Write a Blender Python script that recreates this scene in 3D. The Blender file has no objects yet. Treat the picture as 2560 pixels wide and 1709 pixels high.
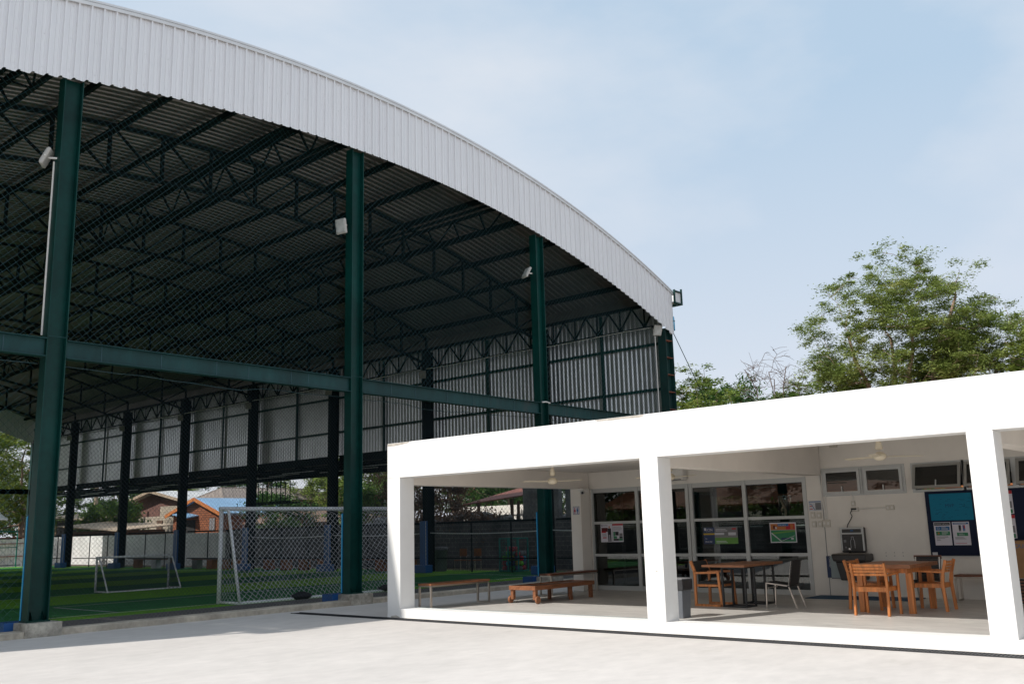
import bpy, math, random
from mathutils import Vector, Matrix
S = bpy.context.scene
COL = S.collection
R = math.radians
pi = math.pi

# ------------------------------------------------------------------ camera
cam = bpy.data.cameras.new("camera"); camo = bpy.data.objects.new("camera", cam); COL.objects.link(camo)
yaw, pit, rol = R(40.52170), R(11.21037), R(-1.55058)
f0 = Vector((math.cos(yaw), math.sin(yaw), 0)); r0 = Vector((math.sin(yaw), -math.cos(yaw), 0)); u0 = Vector((0, 0, 1))
fw = f0*math.cos(pit)+u0*math.sin(pit); up = -f0*math.sin(pit)+u0*math.cos(pit)
rt = r0*math.cos(rol)+up*math.sin(rol); up2 = -r0*math.sin(rol)+up*math.cos(rol)
m = Matrix((rt, up2, -fw)).transposed().to_4x4(); m.translation = Vector((0, 0, 1.6))
camo.matrix_world = m
cam.sensor_width = 36; cam.lens = 33.004; cam.clip_end = 2000; cam.clip_start = .05
S.camera = camo

# ------------------------------------------------------------------ sky and sun
SUN = Vector((-1.08, .34, 1.0)).normalized()
el = math.asin(SUN.z); az = math.atan2(SUN.x, SUN.y)
w = bpy.data.worlds.new("World"); S.world = w; w.use_nodes = True
nt = w.node_tree; nt.nodes.clear(); N = nt.nodes.new; L = nt.links.new
out = N('ShaderNodeOutputWorld'); bg = N('ShaderNodeBackground'); sky = N('ShaderNodeTexSky')
sky.sky_type = 'NISHITA'; sky.sun_disc = False; sky.sun_elevation = el; sky.sun_rotation = az
sky.air_density = 1.0; sky.dust_density = 2.0; sky.ozone_density = 1.2
tc = N('ShaderNodeTexCoord'); mp = N('ShaderNodeMapping'); mp.inputs['Scale'].default_value = (1.0, 1.6, 3.2)
mp.inputs['Rotation'].default_value = (0, 0, R(25)); mp.inputs['Location'].default_value = (.35, .1, .2)
nz = N('ShaderNodeTexNoise'); nz.inputs['Scale'].default_value = 1.6; nz.inputs['Detail'].default_value = 7; nz.inputs['Roughness'].default_value = .52
cr = N('ShaderNodeValToRGB'); cr.color_ramp.elements[0].position = .36; cr.color_ramp.elements[1].position = .68
cr.color_ramp.elements[0].color = (4.7, 6.1, 7.6, 1); cr.color_ramp.elements[1].color = (7.5, 7.85, 8.4, 1)
mx = N('ShaderNodeMix'); mx.data_type = 'RGBA'
mx.inputs[0].default_value = .88
L(tc.outputs['Generated'], mp.inputs[0]); L(mp.outputs[0], nz.inputs['Vector']); L(nz.outputs['Fac'], cr.inputs[0])
sz = N('ShaderNodeSeparateXYZ'); hz = N('ShaderNodeMapRange'); hz.inputs[1].default_value = .42; hz.inputs[2].default_value = .05; hz.inputs[3].default_value = 0; hz.inputs[4].default_value = .95
hm = N('ShaderNodeMix'); hm.data_type = 'RGBA'; hm.inputs[7].default_value = (7.2, 7.45, 8.1, 1)
L(tc.outputs['Generated'], sz.inputs[0]); L(sz.outputs[2], hz.inputs[0]); L(hz.outputs[0], hm.inputs[0]); L(cr.outputs[0], hm.inputs[6])
L(hm.outputs[2], mx.inputs[7]); L(sky.outputs[0], mx.inputs[6]); L(mx.outputs[2], bg.inputs[0])
bg.inputs[1].default_value = .0795
L(bg.outputs[0], out.inputs[0])
sl = bpy.data.lights.new("sun", 'SUN'); sl.energy = 3.15; sl.angle = R(.7); sl.color = (1, .955, .89)
so = bpy.data.objects.new("sun", sl); COL.objects.link(so); so.rotation_euler = SUN.to_track_quat('Z', 'Y').to_euler()
S.view_settings.view_transform = 'Standard'; S.view_settings.look = 'None'; S.view_settings.gamma = 1
S.view_settings.exposure = .5
try: S.cycles.use_denoising = True
except Exception: pass
S.cycles.max_bounces = 7; S.cycles.diffuse_bounces = 4; S.cycles.transparent_max_bounces = 12
S.cycles.sample_clamp_indirect = 4

# ------------------------------------------------------------------ materials
def mat(name, c, rough=.6, metal=0, nz=None, nz2=None, bump=None, stretch=None, wave=None, spec=None, coat=0, c2=None):
    m = bpy.data.materials.new(name); m.use_nodes = True; t = m.node_tree; n = t.nodes.new; l = t.links.new
    b = t.nodes['Principled BSDF']; b.inputs['Roughness'].default_value = rough; b.inputs['Metallic'].default_value = metal
    if spec is not None: b.inputs['Specular IOR Level'].default_value = spec
    if coat: b.inputs['Coat Weight'].default_value = coat
    tc = n('ShaderNodeTexCoord'); vec = tc.outputs['Object']
    if stretch:
        mp = n('ShaderNodeMapping'); mp.inputs['Scale'].default_value = stretch; l(vec, mp.inputs[0]); vec = mp.outputs[0]
    b.inputs['Base Color'].default_value = (*c, 1); cur = None
    def noise(sc, det=6, ro=.6):
        q = n('ShaderNodeTexNoise'); q.inputs['Scale'].default_value = sc; q.inputs['Detail'].default_value = det; q.inputs['Roughness'].default_value = ro
        l(vec, q.inputs['Vector']); return q.outputs['Fac']
    for k in (nz, nz2):
        if not k: continue
        sc, am = k[:2]; lo, hi = (k[2:4] if len(k) > 3 else (.35, .65))
        f = noise(sc); rp = n('ShaderNodeMapRange'); rp.inputs[1].default_value = lo; rp.inputs[2].default_value = hi
        rp.inputs[3].default_value = 1-am; rp.inputs[4].default_value = 1+am; l(f, rp.inputs[0])
        x = n('ShaderNodeMix'); x.data_type = 'RGBA'; x.blend_type = 'MULTIPLY'; x.inputs[0].default_value = 1
        if cur is None: x.inputs[6].default_value = (*c, 1)
        else: l(cur, x.inputs[6])
        cb = n('ShaderNodeCombineColor')
        for i in range(3): l(rp.outputs[0], cb.inputs[i])
        l(cb.outputs[0], x.inputs[7]); cur = x.outputs[2]
    if c2:   # (colour, noise scale, lo, hi): patches of a second colour
        col2, sc, lo, hi = c2
        f = noise(sc, 8, .65); rp = n('ShaderNodeMapRange'); rp.inputs[1].default_value = lo; rp.inputs[2].default_value = hi; l(f, rp.inputs[0])
        x = n('ShaderNodeMix'); x.data_type = 'RGBA'; l(rp.outputs[0], x.inputs[0])
        if cur is None: x.inputs[6].default_value = (*c, 1)
        else: l(cur, x.inputs[6])
        x.inputs[7].default_value = (*col2, 1); cur = x.outputs[2]
    if cur is not None: l(cur, b.inputs['Base Color'])
    if bump:
        bp = n('ShaderNodeBump'); bp.inputs['Strength'].default_value = bump[1]; bp.inputs['Distance'].default_value = bump[2] if len(bump) > 2 else .01
        l(noise(bump[0]), bp.inputs['Height']); l(bp.outputs[0], b.inputs['Normal'])
    return m

def brickmat(name, c1, c2, mortar, bw, bh, ms=.01, axis='yz', bump=.4, nzs=(3, .25), rough=.85, offs=.5):
    m = mat(name, c1, rough); t = m.node_tree; n = t.nodes.new; l = t.links.new; b = t.nodes['Principled BSDF']
    tc = n('ShaderNodeTexCoord'); sx = n('ShaderNodeSeparateXYZ'); cx = n('ShaderNodeCombineXYZ'); l(tc.outputs['Object'], sx.inputs[0])
    l(sx.outputs['xyz'.index(axis[0])], cx.inputs[0]); l(sx.outputs['xyz'.index(axis[1])], cx.inputs[1])
    q = n('ShaderNodeTexBrick'); q.inputs['Color1'].default_value = (*c1, 1); q.inputs['Color2'].default_value = (*c2, 1); q.inputs['Mortar'].default_value = (*mortar, 1)
    q.inputs['Scale'].default_value = 1; q.inputs['Mortar Size'].default_value = ms; q.inputs['Brick Width'].default_value = bw; q.inputs['Row Height'].default_value = bh; q.offset = offs
    l(cx.outputs[0], q.inputs['Vector'])
    nn = n('ShaderNodeTexNoise'); nn.inputs['Scale'].default_value = nzs[0]; nn.inputs['Detail'].default_value = 8; l(tc.outputs['Object'], nn.inputs['Vector'])
    rp = n('ShaderNodeMapRange'); rp.inputs[1].default_value = .3; rp.inputs[2].default_value = .7; rp.inputs[3].default_value = 1-nzs[1]; rp.inputs[4].default_value = 1+nzs[1]; l(nn.outputs['Fac'], rp.inputs[0])
    cb = n('ShaderNodeCombineColor')
    for i in range(3): l(rp.outputs[0], cb.inputs[i])
    x = n('ShaderNodeMix'); x.data_type = 'RGBA'; x.blend_type = 'MULTIPLY'; x.inputs[0].default_value = 1; l(q.outputs['Color'], x.inputs[6]); l(cb.outputs[0], x.inputs[7]); l(x.outputs[2], b.inputs['Base Color'])
    bp = n('ShaderNodeBump'); bp.inputs['Strength'].default_value = bump; bp.inputs['Distance'].default_value = .02; bp.invert = True; l(q.outputs['Fac'], bp.inputs['Height']); l(bp.outputs[0], b.inputs['Normal'])
    return m

def leafmat(name, c1, c2, c3=None, trans=.35):
    m = bpy.data.materials.new(name); m.use_nodes = True; t = m.node_tree; n = t.nodes.new; l = t.links.new; t.nodes.clear()
    o = n('ShaderNodeOutputMaterial'); d = n('ShaderNodeBsdfPrincipled'); d.inputs['Roughness'].default_value = .55; d.inputs['Specular IOR Level'].default_value = .3
    tr = n('ShaderNodeBsdfTranslucent'); mx = n('ShaderNodeMixShader'); mx.inputs[0].default_value = trans
    tc = n('ShaderNodeTexCoord'); nn = n('ShaderNodeTexNoise'); nn.inputs['Scale'].default_value = 1.1; nn.inputs['Detail'].default_value = 4; l(tc.outputs['Object'], nn.inputs['Vector'])
    rmp = n('ShaderNodeValToRGB'); e = rmp.color_ramp.elements; e[0].position = .36; e[0].color = (*c1, 1); e[1].position = .62; e[1].color = (*c2, 1)
    if c3: q = e.new(.74); q.color = (*c3, 1)
    l(nn.outputs['Fac'], rmp.inputs[0])
    g = n('ShaderNodeNewGeometry'); rp = n('ShaderNodeMapRange'); rp.inputs[3].default_value = .6; rp.inputs[4].default_value = 1.35; l(g.outputs['Random Per Island'], rp.inputs[0])
    cb = n('ShaderNodeCombineColor')
    for i in range(3): l(rp.outputs[0], cb.inputs[i])
    x = n('ShaderNodeMix'); x.data_type = 'RGBA'; x.blend_type = 'MULTIPLY'; x.inputs[0].default_value = 1; l(rmp.outputs[0], x.inputs[6]); l(cb.outputs[0], x.inputs[7])
    l(x.outputs[2], d.inputs['Base Color']); l(x.outputs[2], tr.inputs[0]); l(d.outputs[0], mx.inputs[1]); l(tr.outputs[0], mx.inputs[2]); l(mx.outputs[0], o.inputs[0])
    return m

def woodmat(name, c, dark=.6, axis=0, rough=.45):
    st = [14, 14, 14]; st[axis] = 1.0
    m = mat(name, c, rough, nz=(1.6, .28), nz2=(6, .12), stretch=tuple(st), bump=(5, .12, .003)); return m

Mt = dict(
 ground=mat('yard_concrete', (.58, .545, .515), .85, nz=(.5, .05), nz2=(3.5, .05), bump=(40, .2, .004), c2=((.47, .44, .405), 1.3, .58, .82), stretch=(.8, 1.25, 1)),
 kerb=mat('kerb_concrete', (.40, .355, .29), .9, nz=(1.2, .22), nz2=(9, .15), bump=(25, .35, .01), c2=((.20, .17, .14), 2.2, .56, .8)),
 plinth=mat('plinth_concrete', (.36, .33, .28), .9, nz=(3, .3), nz2=(14, .2), bump=(25, .5, .01), c2=((.17, .15, .12), 4, .5, .75)),
 floor=mat('floor_concrete', (.54, .52, .49), .42, nz=(.8, .15), nz2=(6, .10), bump=(18, .06, .003), stretch=(1, .45, 1), c2=((.42, .39, .37), 1.6, .5, .8)),
 white=mat('white_render', (.78, .77, .75), .8, nz=(.9, .04), nz2=(.25, .03), bump=(30, .2, .006), c2=((.60, .58, .545), 1.1, .66, .95)), scuff=mat('render_scuff', (.45, .41, .36), .9, nz=(8, .2)),
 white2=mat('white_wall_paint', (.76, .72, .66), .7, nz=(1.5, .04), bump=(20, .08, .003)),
 soffit=mat('soffit_paint', (.76, .71, .65), .75, nz=(1.0, .05), bump=(12, .1, .005)),
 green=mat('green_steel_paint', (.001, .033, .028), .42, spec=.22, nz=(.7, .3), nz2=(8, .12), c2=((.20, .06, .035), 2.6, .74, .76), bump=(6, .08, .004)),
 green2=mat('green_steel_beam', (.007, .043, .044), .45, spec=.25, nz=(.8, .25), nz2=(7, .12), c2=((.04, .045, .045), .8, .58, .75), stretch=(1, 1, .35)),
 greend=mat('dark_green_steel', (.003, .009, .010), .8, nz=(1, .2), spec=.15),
 rustg=mat('rusty_green_steel', (.003, .03, .028), .45, c2=((.22, .07, .035), 2.2, .63, .66), nz=(2, .2)),
 rust=mat('rust_red_primer', (.30, .10, .06), .7, nz=(6, .3)),
 fascia=mat('galvalume_sheet', (.74, .74, .755), .42, .15, nz=(.5, .025), nz2=(9, .015), stretch=(6, 1, .5)),
 flash=mat('flashing_sheet', (.66, .67, .68), .5, .2, nz=(1, .06)),
 roofu=mat('roof_sheet', (.145, .138, .13), .38, .55, nz=(.6, .18), nz2=(5, .1)),
 clad=mat('wall_sheet', (.52, .54, .55), .3, .75, nz=(.7, .12), nz2=(6, .06)),
 black=mat('black_paint', (.015, .016, .018), .45),
 wire=mat('green_pvc_wire', (.018, .065, .08), .42), wired=mat('dark_pvc_wire', (.008, .022, .03), .5),
 blue=mat('blue_pad_vinyl', (.010, .085, .28), .45, nz=(2, .1)),
 pvcw=mat('white_pvc', (.72, .70, .66), .4, nz=(3, .05)),
 pvcb=mat('blue_pvc', (.03, .36, .62), .35),
 goalw=mat('white_goal_paint', (.78, .78, .80), .35, nz=(6, .06)),
 rope=mat('white_rope', (.66, .66, .68), .8),
 darknet=mat('dark_net_rope', (.02, .03, .035), .8),
 bag=mat('black_sandbag', (.015, .015, .018), .7, bump=(8, .5, .02)),
 grate=mat('cast_drain_grate', (.035, .037, .042), .55, .5),
 steel=mat('brushed_steel', (.52, .47, .42), .32, .9, nz=(6, .08)),
 steeld=mat('fountain_grey', (.045, .043, .042), .38, .3, nz=(8, .1)),
 chrome=mat('chrome', (.7, .7, .7), .15, 1),
 alu=mat('white_aluminium', (.50, .51, .50), .35, .1),
 alug=mat('grey_aluminium', (.34, .34, .32), .4, .3),
 woodt=woodmat('teak_table_top', (.30, .125, .058), axis=1),
 woodb=woodmat('bench_teak', (.23, .09, .04), axis=0),
 woodo=woodmat('orange_teak', (.56, .195, .052), axis=2),
 woodc=woodmat('chair_teak', (.52, .19, .058), axis=2),
 woodd=woodmat('dark_teak', (.16, .06, .03), axis=1),
 leather=mat('black_cushion', (.014, .014, .015), .45, bump=(20, .1, .003)),
 weave=mat('black_woven_strap', (.012, .012, .013), .5),
 bin=mat('grey_plastic_bin', (.12, .13, .145), .4), bag2=mat('bin_liner', (.03, .03, .033), .3, bump=(14, .6, .01)),
 mat_=mat('blue_floor_mat', (.02, .07, .14), .8, nz=(20, .2)),
 navy=mat('navy_felt', (.004, .010, .035), .9), cyan=mat('blue_card', (.0, .17, .28), .8), paper=mat('paper', (.62, .60, .66), .7),
 ink=mat('ink', (.02, .02, .025), .7), inkb=mat('ink_blue', (.02, .12, .30), .7), inkg=mat('ink_green', (.03, .20, .09), .7), inkr=mat('ink_red', (.42, .02, .03), .7),
 inky=mat('ink_yellow', (.50, .33, .03), .7), inkn=mat('ink_navy', (.03, .05, .12), .7), inkgy=mat('ink_grey', (.18, .18, .19), .7), inkl=mat('ink_light', (.55, .55, .58), .7),
 inko=mat('ink_orange', (.45, .15, .04), .7), marker=mat('marker_ink', (.0, .045, .13), .7), ltg=mat('ink_lightgreen', (.13, .30, .06), .7), frost=mat('acrylic_board', (.30, .36, .36), .25), skin=mat('printed_skin', (.45, .24, .16), .7),
 fan=mat('fan_enamel', (.62, .55, .42), .35), switch=mat('switch_plastic', (.58, .54, .47), .4),
 card=mat('cardboard', (.30, .17, .08), .85, nz=(3, .12)),
 turfd=None, earth=mat('bare_earth', (.16, .12, .08), .95, nz=(.3, .3), nz2=(4, .3), bump=(6, .6, .05)),
 gravel=mat('gravel_strip', (.17, .155, .15), .95, nz=(30, .5), bump=(40, .8, .02)),
 bark=mat('tree_bark', (.26, .18, .13), .9, nz=(3, .3), bump=(8, .6, .02), stretch=(3, 3, 1)),
 barkd=mat('grey_twig', (.16, .12, .11), .9, nz=(3, .2)),
 fencew=mat('pale_fence_sheet', (.82, .82, .80), .6, nz=(.8, .12), nz2=(4, .1), c2=((.30, .20, .12), 1.5, .66, .85)),
 concg=mat('weathered_concrete', (.20, .20, .195), .9, nz=(.8, .35), nz2=(6, .2), bump=(8, .4, .02), c2=((.05, .05, .05), .9, .5, .75)),
 tileb=brickmat('brown_roof_tiles', (.27, .17, .11), (.21, .13, .085), (.10, .065, .045), .3, .22, .03, 'xy', .6),
 tileg=brickmat('grey_roof_tiles', (.30, .25, .21), (.25, .21, .18), (.12, .10, .09), .35, .3, .03, 'xy', .6),
 roofblue=mat('blue_roof_sheet', (.20, .36, .54), .45, nz=(1, .1)), roofw=mat('bare_roof_sheet', (.62, .62, .60), .45, .3, nz=(1, .15)),
 orange=brickmat('orange_plank_wall', (.25, .085, .035), (.21, .07, .03), (.07, .02, .01), 4, .17, .02, 'yz', .5),
 brick=brickmat('red_brick', (.15, .05, .035), (.12, .04, .03), (.2, .15, .13), .24, .08, .012, 'yz', .5),
 blockw=brickmat('pale_block_wall', (.42, .36, .28), (.38, .33, .26), (.22, .18, .14), .4, .2, .015, 'yz', .5),
 blockd=brickmat('dark_block_wall', (.10, .10, .10), (.08, .08, .082), (.19, .188, .18), .4, .2, .012, 'yz', .5, (1.1, .45)),
 rustroof=mat('rusted_roof_sheet', (.20, .07, .05), .7, nz=(2, .3)),
 post=mat('weathered_post', (.36, .28, .20), .85, nz=(3, .2)),
 dark=mat('dark_void', (.02, .02, .02), .9), timber=mat('old_timber', (.12, .07, .045), .85, nz=(3, .3)),
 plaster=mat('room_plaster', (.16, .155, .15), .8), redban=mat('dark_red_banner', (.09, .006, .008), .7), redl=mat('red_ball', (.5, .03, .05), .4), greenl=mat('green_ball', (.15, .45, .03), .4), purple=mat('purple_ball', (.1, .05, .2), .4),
 teal=mat('teal_paint', (.01, .22, .19), .45), orangebox=mat('orange_box', (.30, .10, .03), .7, nz=(3, .2)), boxgrey=mat('grey_box', (.22, .22, .22), .7),
 lens=mat('floodlight_glass', (.45, .46, .44), .25, nz=(4, .15)), lbodyd=mat('brownish_floodlight', (.20, .19, .165), .5), lbody=mat('floodlight_body', (.42, .41, .38), .45),  # lbodyd: darker, browner body for the far wall floodlights
)
def glassmat():
    m = bpy.data.materials.new('window_glass'); m.use_nodes = True; t = m.node_tree; n = t.nodes.new; l = t.links.new; t.nodes.clear()
    o = n('ShaderNodeOutputMaterial'); tr = n('ShaderNodeBsdfTransparent'); tr.inputs[0].default_value = (.36, .40, .39, 1)
    g = n('ShaderNodeBsdfGlossy'); g.inputs['Roughness'].default_value = .01; fr = n('ShaderNodeFresnel'); fr.inputs[0].default_value = 1.55
    mm = n('ShaderNodeMath'); mm.operation = 'MULTIPLY_ADD'; mm.inputs[1].default_value = 1.15; mm.inputs[2].default_value = .03; l(fr.outputs[0], mm.inputs[0])
    mx = n('ShaderNodeMixShader'); l(mm.outputs[0], mx.inputs[0]); l(tr.outputs[0], mx.inputs[1]); l(g.outputs[0], mx.inputs[2]); l(mx.outputs[0], o.inputs[0]); return m
Mt['glass'] = glassmat()
def turfmat():
    m = mat('striped_turf', (.03, .1, .02), .9, bump=(220, .5, .01)); t = m.node_tree; n = t.nodes.new; l = t.links.new; b = t.nodes['Principled BSDF']; b.inputs['Specular IOR Level'].default_value = .02
    tc = n('ShaderNodeTexCoord'); sx = n('ShaderNodeSeparateXYZ'); l(tc.outputs['Object'], sx.inputs[0])
    a = n('ShaderNodeMath'); a.operation = 'ADD'; a.inputs[1].default_value = -26.75+8.4*10; l(sx.outputs[1], a.inputs[0])
    q = n('ShaderNodeMath'); q.operation = 'MODULO'; q.inputs[1].default_value = 8.4; l(a.outputs[0], q.inputs[0])
    k = n('ShaderNodeMath'); k.operation = 'LESS_THAN'; k.inputs[1].default_value = 4.2; l(q.outputs[0], k.inputs[0])
    x = n('ShaderNodeMix'); x.data_type = 'RGBA'; x.inputs[6].default_value = (.055, .21, .075, 1); x.inputs[7].default_value = (.20, .45, .055, 1); l(k.outputs[0], x.inputs[0])
    nn = n('ShaderNodeTexNoise'); nn.inputs['Scale'].default_value = 3; nn.inputs['Detail'].default_value = 9; nn.inputs['Roughness'].default_value = .7; l(tc.outputs['Object'], nn.inputs['Vector'])
    rp = n('ShaderNodeMapRange'); rp.inputs[1].default_value = .3; rp.inputs[2].default_value = .7; rp.inputs[3].default_value = .75; rp.inputs[4].default_value = 1.25; l(nn.outputs['Fac'], rp.inputs[0])
    cb = n('ShaderNodeCombineColor')
    for i in range(3): l(rp.outputs[0], cb.inputs[i])
    y = n('ShaderNodeMix'); y.data_type = 'RGBA'; y.blend_type = 'MULTIPLY'; y.inputs[0].default_value = 1; l(x.outputs[2], y.inputs[6]); l(cb.outputs[0], y.inputs[7]); l(y.outputs[2], b.inputs['Base Color'])
    return m
Mt['turf'] = turfmat()
Mt['leafA'] = leafmat('fine_green_leaves', (.16, .22, .05), (.29, .35, .10), (.40, .41, .14))
Mt['leafB'] = leafmat('broad_green_leaves', (.05, .11, .02), (.12, .20, .035), (.23, .26, .05))
Mt['leafC'] = leafmat('yellow_green_leaves', (.13, .20, .04), (.27, .33, .07), (.40, .38, .10))
Mt['leafD'] = leafmat('dry_brown_leaves', (.09, .06, .035), (.22, .12, .07), (.09, .12, .03), .2)
Mt['leafE'] = leafmat('deep_green_leaves', (.025, .07, .015), (.06, .13, .02), (.12, .18, .03))

# ------------------------------------------------------------------ mesh helpers
class MB:
    def __init__(s): s.v = []; s.f = []
    def quad(s, *p): i = len(s.v); s.v += [tuple(q) for q in p]; s.f.append(tuple(range(i, i+len(p)))); return s
    def box(s, x0, x1, y0, y1, z0, z1):
        i = len(s.v); s.v += [(x, y, z) for z in (z0, z1) for y in (y0, y1) for x in (x0, x1)]
        s.f += [(i, i+2, i+3, i+1), (i+4, i+5, i+7, i+6), (i, i+1, i+5, i+4), (i+2, i+6, i+7, i+3), (i, i+4, i+6, i+2), (i+1, i+3, i+7, i+5)]; return s
    def cb(s, c, d): return s.box(c[0]-d[0]/2, c[0]+d[0]/2, c[1]-d[1]/2, c[1]+d[1]/2, c[2]-d[2]/2, c[2]+d[2]/2)
    def bar(s, a, b, w, h=None, upv=(0, 0, 1)):
        a = Vector(a); b = Vector(b); h = h or w; d = (b-a).normalized(); u = Vector(upv)
        if abs(d.dot(u)) > .98: u = Vector((1, 0, 0)) if abs(d.x) < .9 else Vector((0, 1, 0))
        sd = d.cross(u).normalized(); u = sd.cross(d); i = len(s.v)
        for p in (a, b):
            for su, ss in ((-1, -1), (-1, 1), (1, 1), (1, -1)): s.v.append(tuple(p+u*su*h/2+sd*ss*w/2))
        s.f += [(i, i+1, i+2, i+3), (i+7, i+6, i+5, i+4)]+[(i+k, i+4+k, i+4+(k+1) % 4, i+(k+1) % 4) for k in range(4)]; return s
    def tube(s, pts, r, n=8, cap=True):
        pts = [Vector(p) for p in pts]; rs = r if isinstance(r, (list, tuple)) else [r]*len(pts); i0 = len(s.v); pu = None
        for k, p in enumerate(pts):
            d = (pts[min(k+1, len(pts)-1)]-pts[max(k-1, 0)]); d = d.normalized() if d.length > 1e-9 else Vector((0, 0, 1))
            u = pu if pu is not None else (Vector((0, 0, 1)) if abs(d.z) < .9 else Vector((1, 0, 0)))
            sd = d.cross(u); sd = sd.normalized() if sd.length > 1e-6 else Vector((1, 0, 0)); u = sd.cross(d); pu = u
            for j in range(n): a = 2*pi*j/n; s.v.append(tuple(p+(u*math.cos(a)+sd*math.sin(a))*rs[k]))
        for k in range(len(pts)-1):
            for j in range(n): a = i0+k*n+j; b = i0+k*n+(j+1) % n; s.f.append((a, b, b+n, a+n))
        if cap and n > 2: s.f.append(tuple(i0+j for j in range(n))[::-1]); s.f.append(tuple(i0+(len(pts)-1)*n+j for j in range(n)))
        return s
    def lathe(s, prof, c=(0, 0, 0), n=20):
        i0 = len(s.v)
        for r, z in prof:
            for j in range(n): a = 2*pi*j/n; s.v.append((c[0]+r*math.cos(a), c[1]+r*math.sin(a), c[2]+z))
        for k in range(len(prof)-1):
            for j in range(n): a = i0+k*n+j; b = i0+k*n+(j+1) % n; s.f.append((a, b, b+n, a+n))
        return s
    def prism(s, poly, fn):      # poly of 2D points, fn(p, t) -> 3D with t in 0/1
        i = len(s.v); n = len(poly); s.v += [tuple(fn(p, 0)) for p in poly]+[tuple(fn(p, 1)) for p in poly]
        s.f += [tuple(i+k for k in range(n))[::-1], tuple(i+n+k for k in range(n))]+[(i+k, i+(k+1) % n, i+n+(k+1) % n, i+n+k) for k in range(n)]; return s
    def ico(s, c, r, nu=8, nv=6, sc=(1, 1, 1), jit=0, rnd=random):
        i0 = len(s.v)
        for a in range(nv+1):
            for b in range(nu):
                t = pi*a/nv; p = 2*pi*b/nu; q = r*(1+jit*(rnd.random()-.5))
                s.v.append((c[0]+q*math.sin(t)*math.cos(p)*sc[0], c[1]+q*math.sin(t)*math.sin(p)*sc[1], c[2]+q*math.cos(t)*sc[2]))
        for a in range(nv):
            for b in range(nu): s.f.append((i0+a*nu+b, i0+(a+1)*nu+b, i0+(a+1)*nu+(b+1) % nu, i0+a*nu+(b+1) % nu))
        return s
    def build(s, name, material, parent=None, smooth=False, bevel=0):
        me = bpy.data.meshes.new(name); me.from_pydata(s.v, [], s.f); me.update()
        if smooth:
            me.polygons.foreach_set('use_smooth', [True]*len(me.polygons))
        o = bpy.data.objects.new(name, me); COL.objects.link(o)
        if parent is not None: o.parent = parent
        if material: me.materials.append(Mt[material] if isinstance(material, str) else material)
        if bevel:
            b = o.modifiers.new('bevel', 'BEVEL'); b.width = bevel; b.segments = 2; b.limit_method = 'ANGLE'
        return o
def tag(o, label, cat, group=None, kind=None):
    if label: o['label'] = label
    if cat: o['category'] = cat
    if group: o['group'] = group
    if kind: o['kind'] = kind
    return o
def thing(name, label, cat, loc=(0, 0, 0), rz=0, group=None):
    o = bpy.data.objects.new(name, None); COL.objects.link(o); o.location = loc; o.rotation_euler = (0, 0, rz); o.empty_display_size = .2
    return tag(o, label, cat, group)
def struct(o): o['kind'] = 'structure'; return o
def dup(root, loc, rz=0, label=None, scale=None):
    r = root.copy(); COL.objects.link(r); r.location = loc; r.rotation_euler = (0, 0, rz)
    if scale: r.scale = scale
    if label: r['label'] = label
    for ch in list(root.children):
        c = ch.copy(); COL.objects.link(c); c.parent = r
        for g in ch.children:
            d = g.copy(); COL.objects.link(d); d.parent = c
    return r
def text(name, s, size, matname, parent, origin, xdir, ydir, depth=.002, align='LEFT', sx=1):
    cu = bpy.data.curves.new(name, 'FONT'); cu.body = s; cu.size = size; cu.align_x = align; cu.extrude = depth/2; cu.resolution_u = 2
    o = bpy.data.objects.new(name+'_tmp', cu); COL.objects.link(o)
    bpy.context.view_layer.update(); dg = bpy.context.evaluated_depsgraph_get()
    me = bpy.data.meshes.new_from_object(o.evaluated_get(dg)); bpy.data.objects.remove(o)
    X = Vector(xdir); Y = Vector(ydir); Zv = X.cross(Y); O = Vector(origin)
    for v in me.vertices: v.co = O+X*v.co.x*sx+Y*v.co.y+Zv*v.co.z
    me.materials.clear(); me.materials.append(Mt[matname]); q = bpy.data.objects.new(name, me); COL.objects.link(q); q.parent = parent; return q

def settle(root):
    objs = [root]+list(root.children_recursive); pts = []
    for o in objs:
        if o.type == 'MESH':
            for c in o.bound_box: pts.append(Vector(c))
    b = Vector((sum((min(p[i] for p in pts), max(p[i] for p in pts)))/2 for i in (0, 1)))if False else None
    lo = [min(p[i] for p in pts) for i in range(3)]; hi = [max(p[i] for p in pts) for i in range(3)]
    b = Vector(((lo[0]+hi[0])/2, (lo[1]+hi[1])/2, lo[2]))
    for o in objs:
        if o.type == 'MESH': o.data.transform(Matrix.Translation(-b))
    root.location = b; return root
def single(mb, name, material, label, cat, group=None, kind=None, smooth=False, bevel=0):
    return settle(tag(mb.build(name, material, None, smooth, bevel), label, cat, group, kind))

# ================================================================= setting
g = MB(); g.quad((-300, -300, -.24), (500, -300, -.24), (500, 500, -.24), (-300, 500, -.24)); struct(g.build('ground', 'earth'))
g = MB()   # yard slab: a thick sheet in front of the hall and under the pavilion
g.box(-60, 27, -60, 17.0, -.3, 0)
g.box(-60, -1.5, 17.001, 90, -.3, -.002)  # unseen concrete beside the hall, added to bounce sunlight into it
struct(g.build('yard', 'ground'))
g = MB(); g.box(-1.5, 30.2, 17.55, 70.3, -.22, -.12); struct(g.build('turf', 'turf'))
g = MB(); g.box(-1.5, 30.2, 17.25, 21.15, -.12, -.10); struct(g.build('gravel_strip', 'gravel'))
g = MB()
def line(x0, y0, x1, y1, w=.08):
    z = -.114
    if abs(x1-x0) > abs(y1-y0): g.quad((x0, y0-w/2, z), (x1, y0-w/2, z), (x1, y0+w/2, z), (x0, y0+w/2, z))
    else: g.quad((x0-w/2, y0, z), (x0+w/2, y0, z), (x0+w/2, y1, z), (x0-w/2, y1, z))
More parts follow.
